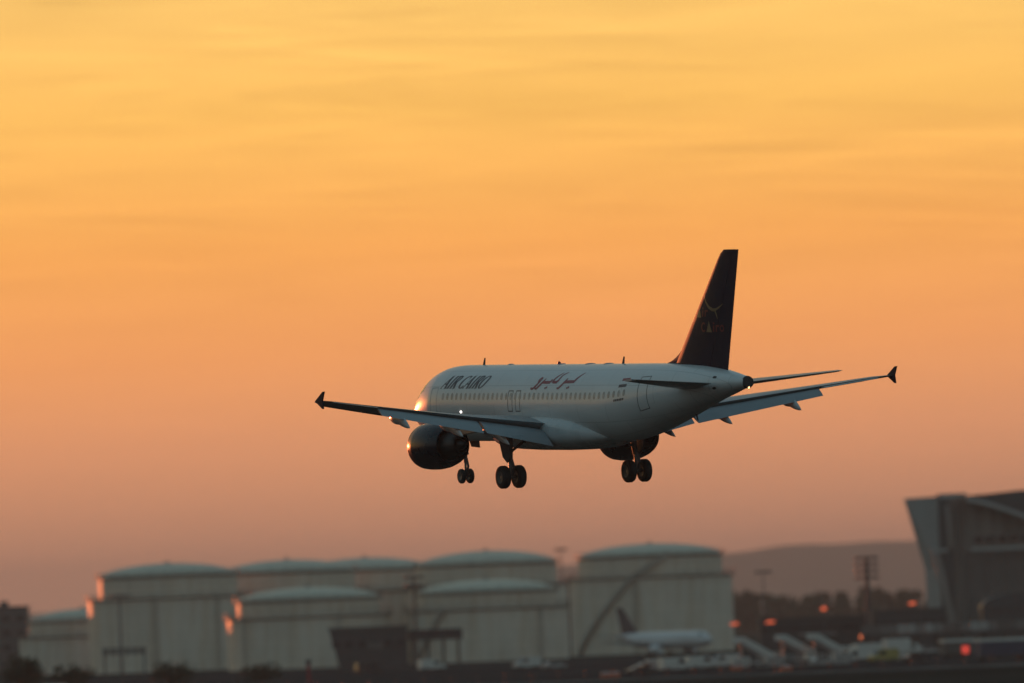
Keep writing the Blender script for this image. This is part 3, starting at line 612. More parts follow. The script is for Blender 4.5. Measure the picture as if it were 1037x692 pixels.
    def wheel(y_, r, w_, x_, z_, par):
        b = MB(); pr = [(-w_/2, r*.55), (-w_/2, r*.80), (-w_*.42, r*.93), (-w_*.25, r), (w_*.25, r), (w_*.42, r*.93), (w_/2, r*.80), (w_/2, r*.55)]
        b.lathe(pr, (x_, y_, z_), (0, 1, 0), 36); b.lathe([(-w_*.30, 0.0), (-w_*.34, r*.2), (-w_*.42, r*.25), (-w_*.44, r*.5), (-w_/2-.002, r*.56)], (x_, y_, z_), (0, 1, 0), 24, mi=1); b.lathe([(w_*.30, 0.0), (w_*.34, r*.2), (w_*.42, r*.25), (w_*.44, r*.5), (w_/2+.002, r*.56)], (x_, y_, z_), (0, 1, 0), 24, mi=1)
        return J(b, 'wheel', [M['rubber'], M['gear_grey']], par, angle=40)
    for dy in (-.465, .465): wheel(gy+dy, .615, .44, gx, aw, J0)
    if s == 1: return wheel
add_wing(-1); wheel = add_wing(1)
# nose gear
nx, nz = 4.75, -3.98
b = MB(); b.tube((nx+.15, 0, -1.9), (nx+.02, 0, -3.25), .11, .10, 12); G = J(b, 'nose_landing_gear', M['gear_grey'])
b = MB(); b.tube((nx+.02, 0, -3.2), (nx, 0, nz), .065, n=10); b.tube((nx, -.3, nz), (nx, .3, nz), .06, n=10); J(b, 'oleo_strut', M['metal'], G)
b = MB(); b.tube((nx+.05, 0, -3.0), (nx-1.0, 0, -1.95), .06, n=8); b.bar((nx+.16, 0, -3.0), (nx+.34, 0, -3.45), .12, .05, up=(1, 0, 0)); b.bar((nx+.34, 0, -3.45), (nx+.05, 0, nz+.03), .12, .05, up=(1, 0, 0)); J(b, 'drag_brace', M['gear_grey'], G)
for s in (-1, 1):
    wheel(s*.25, .40, .225, nx, nz, G)
    b = MB(); b.loft([[(nx-.3, s*.42+k, -1.95), (nx+.9, s*.42+k, -1.98), (nx+.8, s*.52+k, -2.45), (nx-.2, s*.52+k, -2.4)] for k in (-.02, .02)]); J(b, 'gear_door', M['gear_grey'], G)
    b = MB(); b.lathe([(0, .09), (.10, .075), (.12, 0)], (nx-.1, s*.17, -2.75), (1, 0, 0), 12, caps=True); J(b, 'taxi_light', M['metal'], G)

# --- tail fin
def fin_le(z): return 30.05+(z-2.6)*(34.6-29.75)/(7.95-2.6)
def fin_te(z): return 35.15+(z-1.75)*(36.42-34.85)/(7.95-1.75)
def fin_y(x, z):
    le, te = fin_le(z), fin_te(z); f = min(1, max(0, (x-le)/(te-le))); return foil(.10, f, True)*(te-le)-0.06*f*(1-f)*.4*(te-le)
def fsym(t_, f): return 5*t_*(.2969*sqrt(f)-.126*f-.3516*f**2+.2843*f**3-.1036*f**4)
b = MB(); rg = []
for z in (1.55, 2.0, 2.6, 3.5, 4.5, 5.5, 6.5, 7.4, 7.75, 7.95):
    le, te = fin_le(z), fin_te(z)
    if z > 7.6: le += (z-7.6)**2*2
    c = te-le; fr = [0, .01, .03, .08, .15, .25, .4, .55, .70]
    rg.append([(le+f*c, -fsym(.10, f)*c, z) for f in fr]+[(le+f*c, fsym(.10, f)*c, z) for f in reversed(fr[1:])])
b.loft(rg); fin = J(b, 'tail_fin', M['jet_navy'], angle=40)
b = MB(); rg = []
for z in (1.66, 3, 5, 7, 7.94):
    le, te = fin_le(z), fin_te(z); c = te-le; fr = [.705, .8, .9, 1.0]
    rg.append([(le+f*c, -max(.012, fsym(.10, f)*c), z) for f in fr]+[(le+f*c, max(.012, fsym(.10, f)*c), z) for f in reversed(fr)])
b.loft(rg); rud = J(b, 'rudder', M['jet_navy'], fin, angle=40)
b = MB(); rg = []                      # dorsal fillet
for k in range(9):
    u = k/8; x = 27.55+u*3.08; zt = 2.0+1.15*u**2.4
    rg.append([(x, -.02-.16*u, 1.85), (x, -.015-.10*u, 1.9+(zt-1.9)*.6), (x, 0, zt), (x, .015+.10*u, 1.9+(zt-1.9)*.6), (x, .02+.16*u, 1.85)])
b.loft(rg); J(b, 'dorsal_fillet', M['jet_navy'], fin, angle=50)
def finmap(x, z): return Vector((x, -(fsym(.10, min(1, max(0, (x-fin_le(z))/(fin_te(z)-fin_le(z)))))*(fin_te(z)-fin_le(z))+.012), z))
# emblem: bird over two pyramids with a word on each line (port and starboard)
def fin_side(polys, name, mat, s):
  polys = [[(33.7+(q[0]-33.7)*.84+.28, 4.1+(q[1]-4.1)*.78+.47) for q in P] for P in polys]
  J_decal(polys, finmap if s < 0 else (lambda u, v: (lambda p: Vector((p.x, -p.y, p.z)))(finmap(u, v))), name, mat, fin, step=.2)
bird = [polystroke([(32.55, 5.55, .04), (32.85, 5.0, .13), (33.25, 4.62, .20), (33.75, 4.42, .22), (34.15, 4.45, .16), (34.55, 4.62, .10), (34.95, 4.82, .03)]),
        polystroke([(33.95, 4.42, .16), (34.15, 4.1, .12), (34.25, 3.8, .05)])]
pyr = [[(31.62, 3.95), (32.28, 3.92), (32.05, 4.62)], [(32.9, 2.95), (33.55, 2.92), (33.22, 3.72)]]
def small_i(x, z): return [[(x, z), (x+.16, z), (x+.19, z+.42), (x+.03, z+.42)], [(x+.04, z+.5), (x+.2, z+.5), (x+.21, z+.62), (x+.05, z+.62)]]
def small_r(x, z): return [[(x, z), (x+.16, z), (x+.19, z+.45), (x+.03, z+.45)], [(x+.15, z+.3), (x+.42, z+.32), (x+.44, z+.45), (x+.15, z+.45)]]
def small_o(x, z): return polystroke([(x+.27+.19*cos(2*pi*i/12), z+.22+.19*sin(2*pi*i/12), .12) for i in range(13)])
def small_c(x, z): return polystroke([(x+.3+.24*cos(radians(45+270*i/12)), z+.33+.28*sin(radians(45+270*i/12)), .12) for i in range(13)])
for s in (-1, 1):
    fin_side(bird[0]+bird[1], 'bird_emblem', M['gold'], s)
    fin_side(pyr[:1], 'pyramid_emblem', M['gold'], s); fin_side(pyr[1:], 'pyramid_emblem', M['gold'], s)
    if s < 0:
        for g_ in (small_i(32.4, 3.98)[:1], small_i(32.4, 3.98)[1:], small_r(32.72, 3.98), small_c(32.28, 2.95), small_i(33.66, 2.96)[:1], small_i(33.66, 2.96)[1:], small_r(33.98, 2.96), small_o(34.42, 2.96)): fin_side(g_, 'letter', M['red_dim'], s)
# --- tailplanes
def add_stab(s):
    b = MB(); rg = []
    for y in (.3, 1.0, 2.5, 4.5, 5.9, 6.15):
        u = (y-.3)/(6.2-.3); le = 31.3+u*3.95; te = 35.3+u*1.1; c = te-le; z = .76+(y-.3)*.103; fr = [0, .01, .04, .1, .2, .35, .5, .66]
        rg.append([(le+f*c, s*y, z-fsym(.10, f)*c+f*c*.05) for f in fr]+[(le+f*c, s*y, z+fsym(.10, f)*c+f*c*.05) for f in reversed(fr[1:])])
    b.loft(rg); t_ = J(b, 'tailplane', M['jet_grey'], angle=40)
    b = MB(); rg = []
    for y in (1.2, 3, 5, 6.1):
        u = (y-.3)/(6.2-.3); le = 31.3+u*3.95; te = 35.3+u*1.1; c = te-le; z = .76+(y-.3)*.103; fr = [.67, .8, .9, 1.0]
        rg.append([(le+f*c, s*y, z-max(.01, fsym(.10, f)*c)+f*c*.05) for f in fr]+[(le+f*c, s*y, z+max(.01, fsym(.10, f)*c)+f*c*.05) for f in reversed(fr)])
    b.loft(rg); J(b, 'elevator', M['jet_grey'], t_, angle=40)
add_stab(-1); add_stab(1)

# ---------------------------------------------------------------- far treeline and trees
def leaf_cloud(b, c, r, n, sz, squash=0.8):
    for _ in range(n):
        d = Vector((random.gauss(0, 1), random.gauss(0, 1), random.gauss(0, 1))).normalized()*(random.random()**0.45)
        p = Vector(c)+Vector((d.x*r, d.y*r, d.z*r*squash)); q = Vector((random.gauss(0, 1), random.gauss(0, 1), random.gauss(0, 1))).normalized()
        t1 = q.orthogonal().normalized(); t2 = q.cross(t1); k = sz*random.uniform(.6, 1.3)
        b.add([p+t1*k, p+t2*k*.7, p-t1*k, p-t2*k*.7], [(0, 1, 2, 3)])
b = MB()
rt = random.Random(3)
def tree_h(x): return 20+4.5*sin(x/62+1.2)+3.0*sin(x/27+.4)+1.5*sin(x/11)
for i in range(330):
    x = -700+i*4.6+rt.uniform(-2, 2); y = 5200+rt.uniform(-60, 60); h = tree_h(x)*rt.uniform(.86, 1.06); r = rt.uniform(3.5, 6)
    for k in range(4):
        zz = h*(.08+.25*k); leaf_cloud(b, (x+rt.uniform(-2, 2), y+rt.uniform(-2, 2), min(zz, h-r*.5)), r*(1.35-.18*k), 40, 1.9)
    b.tube((x, y, -.5), (x, y, h*.5), .5, .25, 5)
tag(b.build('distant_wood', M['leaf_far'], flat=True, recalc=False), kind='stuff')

def tree(label, px, d, h, r, name='broad_tree', group=None, z0=0.0, xy=None, n=520, lf=.34):
    x = X(px, d) if xy is None else xy[0]; y = d if xy is None else xy[1]
    t = thing(name, (x, y, 0)); tag(t, label, 'tree', group)
    b = MB(); b.tube((0, 0, -.3), (0.2, 0, h*.45), .32, .2, 8)
    for k in range(5):
        a = k*1.26; b.tube((.15, 0, h*(.28+.05*k)), (r*.55*cos(a), r*.55*sin(a), h*(.5+.06*k)), .13, .05, 6)
    b.build('trunk', M['bark'], t)
    b = MB()
    for k in range(13):
        a = random.uniform(0, 2*pi); rr = r*random.uniform(.15, .72); zz = h*random.uniform(.34, .84)
        leaf_cloud(b, (rr*cos(a), rr*sin(a), zz), r*random.uniform(.28, .5), n//13, lf)
    leaf_cloud(b, (0, 0, h*.62), r*.6, n//6, lf)
    b.build('crown', M['leaf'], t, flat=True, recalc=False); return t
tree('round bushy tree at the far left corner below the smallest tank', 22, 1840, 6.8, 5.2, n=900)
tree('low spreading bush at the foot of the smallest tank', 72, 1950, 4.0, 4.2, name='bush', n=600)
tree('low bush below the tank with the bright left edge', 172, 2000, 3.6, 5.2, name='bush', n=600)
tree('small bush between the left bush and the striped marker post', 262, 2010, 2.6, 4.5, name='bush', n=500)
# long shade block added outside the frame to keep low sun off tank walls
t = thing('shade_block', (-252, 2960, 0)); tag(t, 'long unseen shade block added west of the fuel tanks', 'shade_block')
b = MB(); b.prism([(-95, 0, 0), (-95, 0, 18.6), (95, 0, 18.6), (95, 0, 0)], (0, 12, 0)); b.build('wall', M['building_grey'], t, bevel=.05)
b = MB(); b.prism([(-95.6, -.6, 18.65), (-95.6, 6, 20.3), (-95.6, 12.6, 18.65)], (191.2, 0, 0)); b.build('roof', M['hangar_dark'], t)
for k in range(9):
    b = MB(); b.box((-84+21*k, -.08, 3.0), (6, .25, 6)); b.build('door', M['steel'], t, bevel=.04)

# ---------------------------------------------------------------- hangar on the right
HD = 2480.0
def HX(px): return X(px, HD, 560)
hg = thing('hangar', (HX(985), HD, 0)); tag(hg, 'big grey hangar with outward leaning end wall and curved pale roof edge at the right', 'hangar')
def H(px, py, dy=0.0):
    v = _f+_r*((px-PW/2)/FPX)+_u*((PH/2-py)/FPX); k = HD/v.y; return Vector((v.x*k-hg.location.x, dy, CAM_Z+v.z*k))
zTop = H(917, 505).z; xl = H(916, 505).x; xb = H(938, 580).x
def hz2(px): return H(px, 505).x
# main hall behind, leaning end wall in front
b = MB(); b.prism([(hz2(955), 3.0, 0), (hz2(955), 3.0, zTop-.4), (hz2(1040), 3.0, zTop+1.0), (hz2(1130), 3.0, zTop-3), (hz2(1130), 3.0, 0)], (0, 70, 0)); b.build('wall', M['hangar_wall'], hg)
zm = zTop*.52; F_ = [(hz2(949), .5, zTop+.2), (hz2(953), .5, zTop+.3), (hz2(953), .5, 0), (hz2(949), .5, 0), (hz2(948.5), .5, zm)]; B_ = [(xl, 5.0, zTop), (hz2(953), 5.0, zTop+.3), (hz2(953), 5.0, 0), (xb+.3, 5.0, 0), (xb, 5.0, zm)]
C_ = [(xl+30, 60, zTop), (hz2(953)+30, 60, zTop+.3), (hz2(953)+30, 60, 0), (xb+30, 60, 0), (xb+30, 60, zm)]
b = MB(); b.loft([F_, B_, C_]); b.build('leaning_end_wall', M['hangar_panel'], hg, flat=True)
b = MB(); b.prism([(hz2(950), -.3, zTop-.3), (hz2(960), -.3, zTop-.5), (hz2(963), -.3, 0), (hz2(949.6), -.3, 0), (hz2(949.4), -.3, zTop*.5)], (0, .7, 0)); b.build('recess_panel', M['hangar_dark'], hg)
# roof shell: dark curved roof in front of the wall with pale edge
arch = []
for i in range(21):
    u = i/20; px = 978+u*90; arch.append((hz2(px), H(px, 505.5+31*u**1.35).z))
b = MB(); b.loft([[(x, -3.0, z), (x, 60, z), (x, 60, max(z, zTop)+.12+1.0*i/20), (x, -3.0, max(z+.05, zTop+.05+1.0*i/20))] for i, (x, z) in enumerate(arch)]); rf = b.build('roof', M['hangar_dark'], hg)
b = MB(); b.loft([[(x, -3.35, z-.62), (x, -2.9, z-.62), (x, -2.9, z+.42), (x, -3.35, z+.42)] for x, z in arch]); b.build('roof_edge', M['hangar_trim'], rf)
b = MB(); b.loft([[(x, -.2, z), (x, .8, z), (x, .8, z+.55), (x, -.2, z+.55)] for x, z in ((hz2(948), zTop+.15), (hz2(979), zTop+.2))]); b.build('parapet', M['hangar_trim'], rf)
for pa, pb in ((940, 958), (981, 1130)):
    zz = H(960, 557.5).z; b = MB(); b.box(((hz2(pa)+hz2(pb))/2, -.75, zz), (hz2(pb)-hz2(pa), .5, .8)); b.build('door_lintel', M['hangar_trim'], hg, bevel=.05)
b = MB(); b.bar(H(948, 563, -1.2), H(966, 614, -1.2)+Vector((0, 0, -6)), 1.7, .8, up=(0, 1, 0)); b.build('strut', M['hangar_wall'], hg)
b = MB(); b.bar(H(959, 512, -1.0), H(963, 555, -1.0), 1.0, .8, up=(0, 1, 0)); b.build('strut', M['hangar_wall'], hg)
for k, px in enumerate((986, 1006, 1026, 1046)):
    b = MB(); zt = H(960, 559.5).z; b.box((hz2(px), 2.6, zt/2), (4.2, .7, zt)); b.build('sliding_door', M['building_grey'], hg, bevel=.05)

for k in range(7):
    b = MB(); b.box((hz2(990+12*k), 2.75, H(960, 548).z), (1.9, .6, 1.5)); f_ = b.build('window', M['steel'], hg, bevel=.04)
    b = MB(); b.box((hz2(990+12*k), 2.42, H(960, 548).z), (1.6, .1, 1.2)); b.build('pane', M['glass'], f_)
for px in (962, 971):
    b = MB(); b.tube((hz2(px), -.1, 0), (hz2(px), -.1, zTop-1), .18, n=8); b.build('downpipe', M['steel'], hg)
# ---------------------------------------------------------------- low buildings
def block(name, label, cat, px0, px1, d, h, depth, mat, roof=True, win=None, winmat='glass', extra=None, z0=0.0, slant=0.0):
    x0, x1 = X(px0, d), X(px1, d); w = x1-x0; t = thing(name, ((x0+x1)/2, d, 0)); tag(t, label, cat)
    b = MB(); b.prism([(-w/2+slant, 0, z0), (-w/2, 0, h), (w/2, 0, h), (w/2, 0, z0)], (0, depth, 0)); wl = b.build('wall', mat, t, bevel=.04)
    if roof:
        b = MB(); b.box((0, depth/2, h+.22), (w+.7, depth+.7, .38)); b.build('roof', M['steel'], t, bevel=.05)
    if win:
        rows, n, ww, wh = win
        for z in rows:
            for k in range(n):
                xw = -w/2+w*(k+.5)/n; b = MB(); b.box((xw, -.03, z), (ww, .12, wh)); wo_ = b.build('window', M[winmat], t, bevel=.02)
    return t
t = block('flat_roofed_building', 'dark flat roofed building at the left edge beside the smallest tank', 'building', -44, 28, 2990, 17.9, 14, M['building_grey'], win=((15.0, 11.2, 7.4), 5, 2.2, 1.5))
b = MB(); b.box((3.2, 6, 18.9), (2.2, 2.2, 1.7)); b.build('roof_unit', M['steel'], t, bevel=.05)
t = block('overhanging_building', 'dark two storey building with slanted left wall in front of the tanks', 'building', 333, 412, 2350, 8.8, 12, M['building_dark'], win=((5.6,), 6, 1.6, 1.2), slant=2.2)
b = MB(); b.box((1.5, -.12, 5.2), (3.4, .2, 1.5)); b.build('sign_board', M['building_grey'], t)
# covered footbridge leading right from it
x0, x1 = X(413, 2350), X(468, 2350)
t = thing('footbridge', ((x0+x1)/2, 2352, 0)); tag(t, 'dark covered footbridge on posts right of the slanted building', 'footbridge')
b = MB(); b.box((0, 2, 7.0), (x1-x0, 3.2, 2.3)); b.build('deck', M['building_dark'], t, bevel=.06)
for k in range(4):
    b = MB(); xx = (x1-x0)*(-.42+.28*k); b.tube((xx, 2, -.1), (xx, 2, 5.9), .28, n=8); b.build('post', M['steel'], t)
b = MB(); b.box((-.1, .36, 7.3), (x1-x0-.8, .12, .7)); b.build('window', M['glass'], t)
# long low pier building behind the stands, right
t = block('pier_building', 'long low dark terminal pier behind the boarding stairs and orange glows', 'terminal building', 770, 882, 2560, 7.2, 16, M['building_dark'], win=((5.0,), 22, .8, 1.0))
b = MB(); w_ = X(882, 2560)-X(770, 2560); b.box((w_*.02, -.35, 3.6), (w_*.34, .5, .45)); b.build('pale_canopy', M['hangar_trim'], t, bevel=.05)
t = block('low_shed', 'low dark shed in front of the hangar foot', 'shed', 884, 958, 2440, 8.2, 14, M['building_dark'], win=((5.6,), 9, 1.0, .8))
t = block('vaulted_shed', 'dark shed with rounded roof before the hangar at the right edge', 'shed', 996, 1062, 2400, 8.0, 18, M['building_dark'], roof=False)
b = MB(); w_ = X(1062, 2400)-X(996, 2400); b.loft([[(w_/2*cos(a)*1.02, y, 8.0+3.1*sin(a)) for a in [pi*i/16 for i in range(17)]] for y in (-.3, 18.3)]); b.build('roof', M['hangar_dark'], t)
# elevated road with pale parapet
x0, x1 = X(872, 2250), X(1075, 2250)
t = thing('elevated_road', ((x0+x1)/2, 2250, 0)); tag(t, 'long elevated road with a pale panelled parapet in front of the hangar', 'elevated road')
b = MB(); b.box((0, 4, 3.3), (x1-x0, 9, .8)); b.build('deck', M['building_dark'], t, bevel=.05)
nP = 22
for k in range(nP):
    wv = (x1-x0)/nP; b = MB(); b.box((-(x1-x0)/2+wv*(k+.5), -.65, 4.65), (wv-.12, .18, 1.75+.2*random.random())); b.build('parapet_panel', M[random.choice(('concrete', 'concrete', 'hangar_trim', 'building_grey'))], t, bevel=.02)
for k in range(9):
    b = MB(); b.tube(((x1-x0)*(-.46+.115*k), 4, -.2), ((x1-x0)*(-.46+.115*k), 4, 2.9), .45, n=10); b.build('pillar', M['building_grey'], t)

# ---------------------------------------------------------------- masts and lamps
def mast(label, px, d, h, rows=1, wid=2.6, name='floodlight_mast', r=.32, pitch=1.9):
    t = thing(name, (X(px, d), d, 0)); tag(t, label, 'light mast', 'floodlight masts on the airfield')
    b = MB(); b.tube((0, 0, -.2), (0, 0, h), r, r*.55, 12); b.build('pole', M['steel'], t)
    for k in range(rows):
        z = h-.3-k*pitch; b = MB(); b.lathe([(0, wid*.55), (0, wid), (.3, wid), (.3, wid*.55), (0, wid*.55)], (0, 0, z), (0, 0, 1), 20)
        for i in range(8):
            a = pi*i/4; b.bar((.2*cos(a), .2*sin(a), z+.07), (wid*cos(a), wid*sin(a), z+.07), .12, .1)
        rg = b.build('lamp_ring', M['steel'], t)
        for i in range(14):
            a = 2*pi*i/14; b = MB(); b.box((wid*cos(a), wid*sin(a), z-.16), (.55, .36, .28), rz=a); b.build('lamp', M['steel'], rg, bevel=.04)
    return t
mast('tall mast with four stacked lamp rings standing between the wood and the hangar', 880, 2300, 19.6, 4, 2.3, r=.62, pitch=1.35)
mast('light mast with one lamp ring between the two low front tanks', 421, 2380, 19.6, 2, 2.0, r=.34)
mast('light mast with one lamp ring in front of the big left tank', 122, 2400, 18.0, 1, 2.0)
mast('thin light mast in the sky gap between the two right hand tanks', 571, 2980, 28.0, 1, 1.6, r=.22)
mast('slender light mast in front of the distant wood right of the largest tank', 775, 2700, 19.0, 1, 1.9, r=.2)
# floodlight gantry low before the left tank
t = thing('floodlight_gantry', (X(125, 2380), 2380, 0)); tag(t, 'low gantry frame with a row of dark floodlights before the big left tank', 'gantry')
for sx in (-4.2, 4.2):
    b = MB(); b.tube((sx, 0, -.2), (sx, 0, 6.6), .2, n=8); b.build('post', M['steel'], t)
b = MB(); b.box((0, 0, 6.5), (9.4, .5, .4)); b.build('beam', M['steel'], t, bevel=.03)
for k in range(6):
    b = MB(); b.box((-3.9+1.56*k, -.1, 5.7), (1.2, .6, 1.0)); b.build('floodlight', M['steel'], t, bevel=.05)
# orange lamps; the first two are glows added for sun glints off windows
def lamp_glint_post(label, px, d, h, mat='lamp_glint_orange', w=.9, hh=.34, name='lamp_glint_post'):
    t = thing(name, (X(px, d), d, 0)); tag(t, label, 'lamp', 'orange lamps and sun glints over the apron')
    b = MB(); b.tube((0, 0, -.1), (0, 0, h), .11, .08, 8); b.build('pole', M['steel'], t)
    b = MB(); b.lathe([(-w, .05), (-w*.8, hh*.8), (0, hh), (w*.8, hh*.8), (w, .05)], (0, -.15, h+.1), (1, 0, .06), 12); b.build('glow_glass', M[mat], t)
lamp_glint_post('orange glow added for a sun glint just right of the largest tank', 744, 2480, 6.6, w=.95, hh=.26)
lamp_glint_post('orange glow added for a sun glint left of the low terminal pier', 780.5, 2480, 6.7, w=1.1, hh=.26)
lamp_glint_post('dull orange lamp on a taller post before the wood', 835, 2490, 9.2, w=.6, hh=.4)
lamp_glint_post('small warm orange lamp beside the hangar foot', 925, 2430, 9.6, w=.8, hh=.30)

# ---------------------------------------------------------------- parked aircraft
PD = 2480.0
pj = thing('parked_jet', (X(672, PD), PD, 0), radians(-52)); tag(pj, 'pale parked jet with dark tail fin in front of the largest fuel tank', 'airliner')
# nose towards +x of the thing
def pring(x, w, zt, zb, n=28): return [(x, w*cos(2*pi*i/n), (zt+zb)/2+(zt-zb)/2*sin(2*pi*i/n)) for i in range(n)]
b = MB(); b.loft([pring(*a) for a in ((16.5, .1, 3.5, 3.3), (16.2, .7, 4.1, 2.8), (15.4, 1.25, 4.7, 2.3), (14.2, 1.65, 5.3, 2.0), (12.6, 1.88, 5.55, 1.85), (10, 1.9, 5.6, 1.8), (-5, 1.9, 5.6, 1.8), (-9, 1.7, 5.6, 2.4), (-13, 1.1, 5.4, 3.6), (-16.5, .35, 5.0, 4.5))]); pf = b.build('fuselage', M['jet_white'], pj)
for s in (1, -1):
    for k in range(24):
        b = MB(); xw = 10.2-.72*k; zw = 4.35; yw = 1.9*sqrt(max(0, 1-((zw-3.7)/1.9)**2))
        if xw < -6.5: continue
        b.box((xw, s*(yw-.02), zw), (.25, .08, .36)); b.build('cabin_window', M['cabin_glass'], pf)
    b = MB(); b.box((14.2, s*1.12, 4.75), (1.0, .35, .45)); b.build('cockpit_window', M['glass'], pf, bevel=.05)
    b = MB(); b.loft([[(3.0, s*1.5, 2.5), (-2.6, s*1.5, 2.4), (-2.6, s*1.5, 2.75), (3.0, s*1.5, 3.0)], [(-3.4, s*14, 3.7), (-4.9, s*14, 3.65), (-4.9, s*14, 3.75), (-3.4, s*14, 3.85)]]); b.build('wing', M['jet_grey'], pj, bevel=.03)
    b = MB(); b.lathe([(3.4, .75), (3.5, .9), (2.4, 1.08), (.8, .95), (-.4, .6), (-.4, .3)], (1.2, s*5.0, 1.75), (1, 0, 0), 24, caps=True); b.build('engine', M['jet_white'], pj)
    b = MB(); b.loft([[(-12.0, s*.6, 4.6), (-15.2, s*.6, 4.6), (-15.2, s*.6, 4.8), (-12.0, s*.6, 4.8)], [(-15.0, s*5.4, 5.1), (-16.2, s*5.4, 5.1), (-16.2, s*5.4, 5.2), (-15.0, s*5.4, 5.2)]]); b.build('tailplane', M['jet_grey'], pj)
    b = MB(); b.tube((-1.6, s*3.0, .5), (-1.6, s*3.0, 2.5), .14, n=8); b.tube((-1.6, s*2.6, .55), (-1.6, s*3.4, .55), .55, n=18); b.build('main_landing_gear', M['rubber'], pj)
b = MB(); b.tube((11.5, 0, .4), (11.5, 0, 2.2), .1, n=8); b.tube((11.5, -.3, .4), (11.5, .3, .4), .38, n=16); b.build('nose_landing_gear', M['rubber'], pj)
b = MB(); b.loft([[(-9.0, -.12, 5.35), (-14.6, -.12, 5.2), (-14.6, .12, 5.2), (-9.0, .12, 5.35)], [(-14.4, -.06, 11.2), (-16.6, -.06, 11.2), (-16.6, .06, 11.2), (-14.4, .06, 11.2)]]); b.build('tail_fin', M['tail_dull'], pj, bevel=.03)

# ---------------------------------------------------------------- ground vehicles
def wheels(t, xs, w, r):
    for x in xs:
        for s in (-1, 1):
            b = MB(); b.tube((x, s*w-.14, r), (x, s*w+.14, r), r, n=16); wq = b.build('wheel', M['rubber'], t)
            b = MB(); b.tube((x, s*(w+.142)-.01, r), (x, s*(w+.142)+.01, r), r*.55, n=12); b.build('rim', M['metal'], wq)
def van(label, px, d, rz=0, mat='van_white', cat='van', L_=5.4, h=2.3, box=False, dx=0):
    t = thing('van' if not box else 'box_truck', (X(px, d)+dx, d, 0), rz+radians(26)); tag(t, label, cat)
    prof = [(-L_/2, .45), (L_/2-.1, .45), (L_/2, .75), (L_/2-.05, 1.1), (L_/2-1.0, 1.35), (L_/2-1.75, h), (-L_/2+.1, h), (-L_/2, h-.25)]
    if box: prof = [(L_/2-1.9, .5), (L_/2-.05, .5), (L_/2, .8), (L_/2-.05, 1.45), (L_/2-.35, 2.25), (L_/2-1.9, 2.3)]
    b = MB(); b.loft([[(x, s*.95, z) for x, z in prof] for s in (-1, 1)]); b.build('body' if not box else 'cab', M[mat], t, bevel=.07)
    if box:
        b = MB(); b.box((-.98, 0, 1.98), (L_-2.05, 2.3, 2.5)); b.build('cargo_box', M['van_white'], t, bevel=.05); b = MB(); b.box((0, 0, .62), (L_-.3, 1.2, .2)); b.build('chassis', M['steel'], t)
    for s in (-1, 1):
        b = MB(); x0 = L_/2-2.1 if not box else L_/2-1.5; b.loft([[(x0-.5, s*.957+k, 1.35), (x0+.75, s*.957+k, 1.35), (x0+.32, s*.957+k, h-.3 if not box else 2.0), (x0-.5, s*.957+k, h-.3 if not box else 2.0)] for k in (-.012, .012)]); b.build('side_window', M['glass'], t)
        b = MB(); b.box((L_/2-.03, s*.7, .88), (.12, .3, .2)); b.build('headlight', M['metal'], t, bevel=.02)
    b = MB(); x1 = L_/2-1.02; b.loft([[(x1+.03, y, 1.37), (x1-.60+.03, y, h-.12)] for y in (-.8, .8)], False, closed=False) if not box else b.box((L_/2-.2, 0, 1.85), (.12, 1.6, .7)); b.build('windscreen', M['glass'], t)
    wheels(t, (-L_/2+1.0, L_/2-1.0), .85, .36); return t
def car(label, px, d, rz=0, mat='car_dark'):
    t = thing('parked_car', (X(px, d), d, 0), rz+radians(26)); tag(t, label, 'car')
    b = MB(); b.loft([[(x, s*w, z) for x, z in ((-2.2, .35), (2.15, .35), (2.25, .6), (2.1, .85), (1.2, .98), (.55, 1.45), (-1.1, 1.5), (-1.85, 1.05), (-2.25, .95))] for s, w in ((-1, .86), (1, .86))]); b.build('body', M[mat], t, bevel=.07)
    for s in (-1, 1):
        b = MB(); b.loft([[(-1.5, s*.867+k, 1.0), (.85, s*.867+k, 1.0), (.42, s*.867+k, 1.36), (-1.05, s*.867+k, 1.4)] for k in (-.01, .01)]); b.build('side_window', M['glass'], t)
        b = MB(); b.box((2.2, s*.6, .7), (.1, .34, .16)); b.build('headlight', M['metal'], t)
        b = MB(); b.box((-2.23, s*.62, .8), (.08, .3, .16)); b.build('tail_light', M['red'], t)
    wheels(t, (-1.35, 1.4), .74, .33); return t
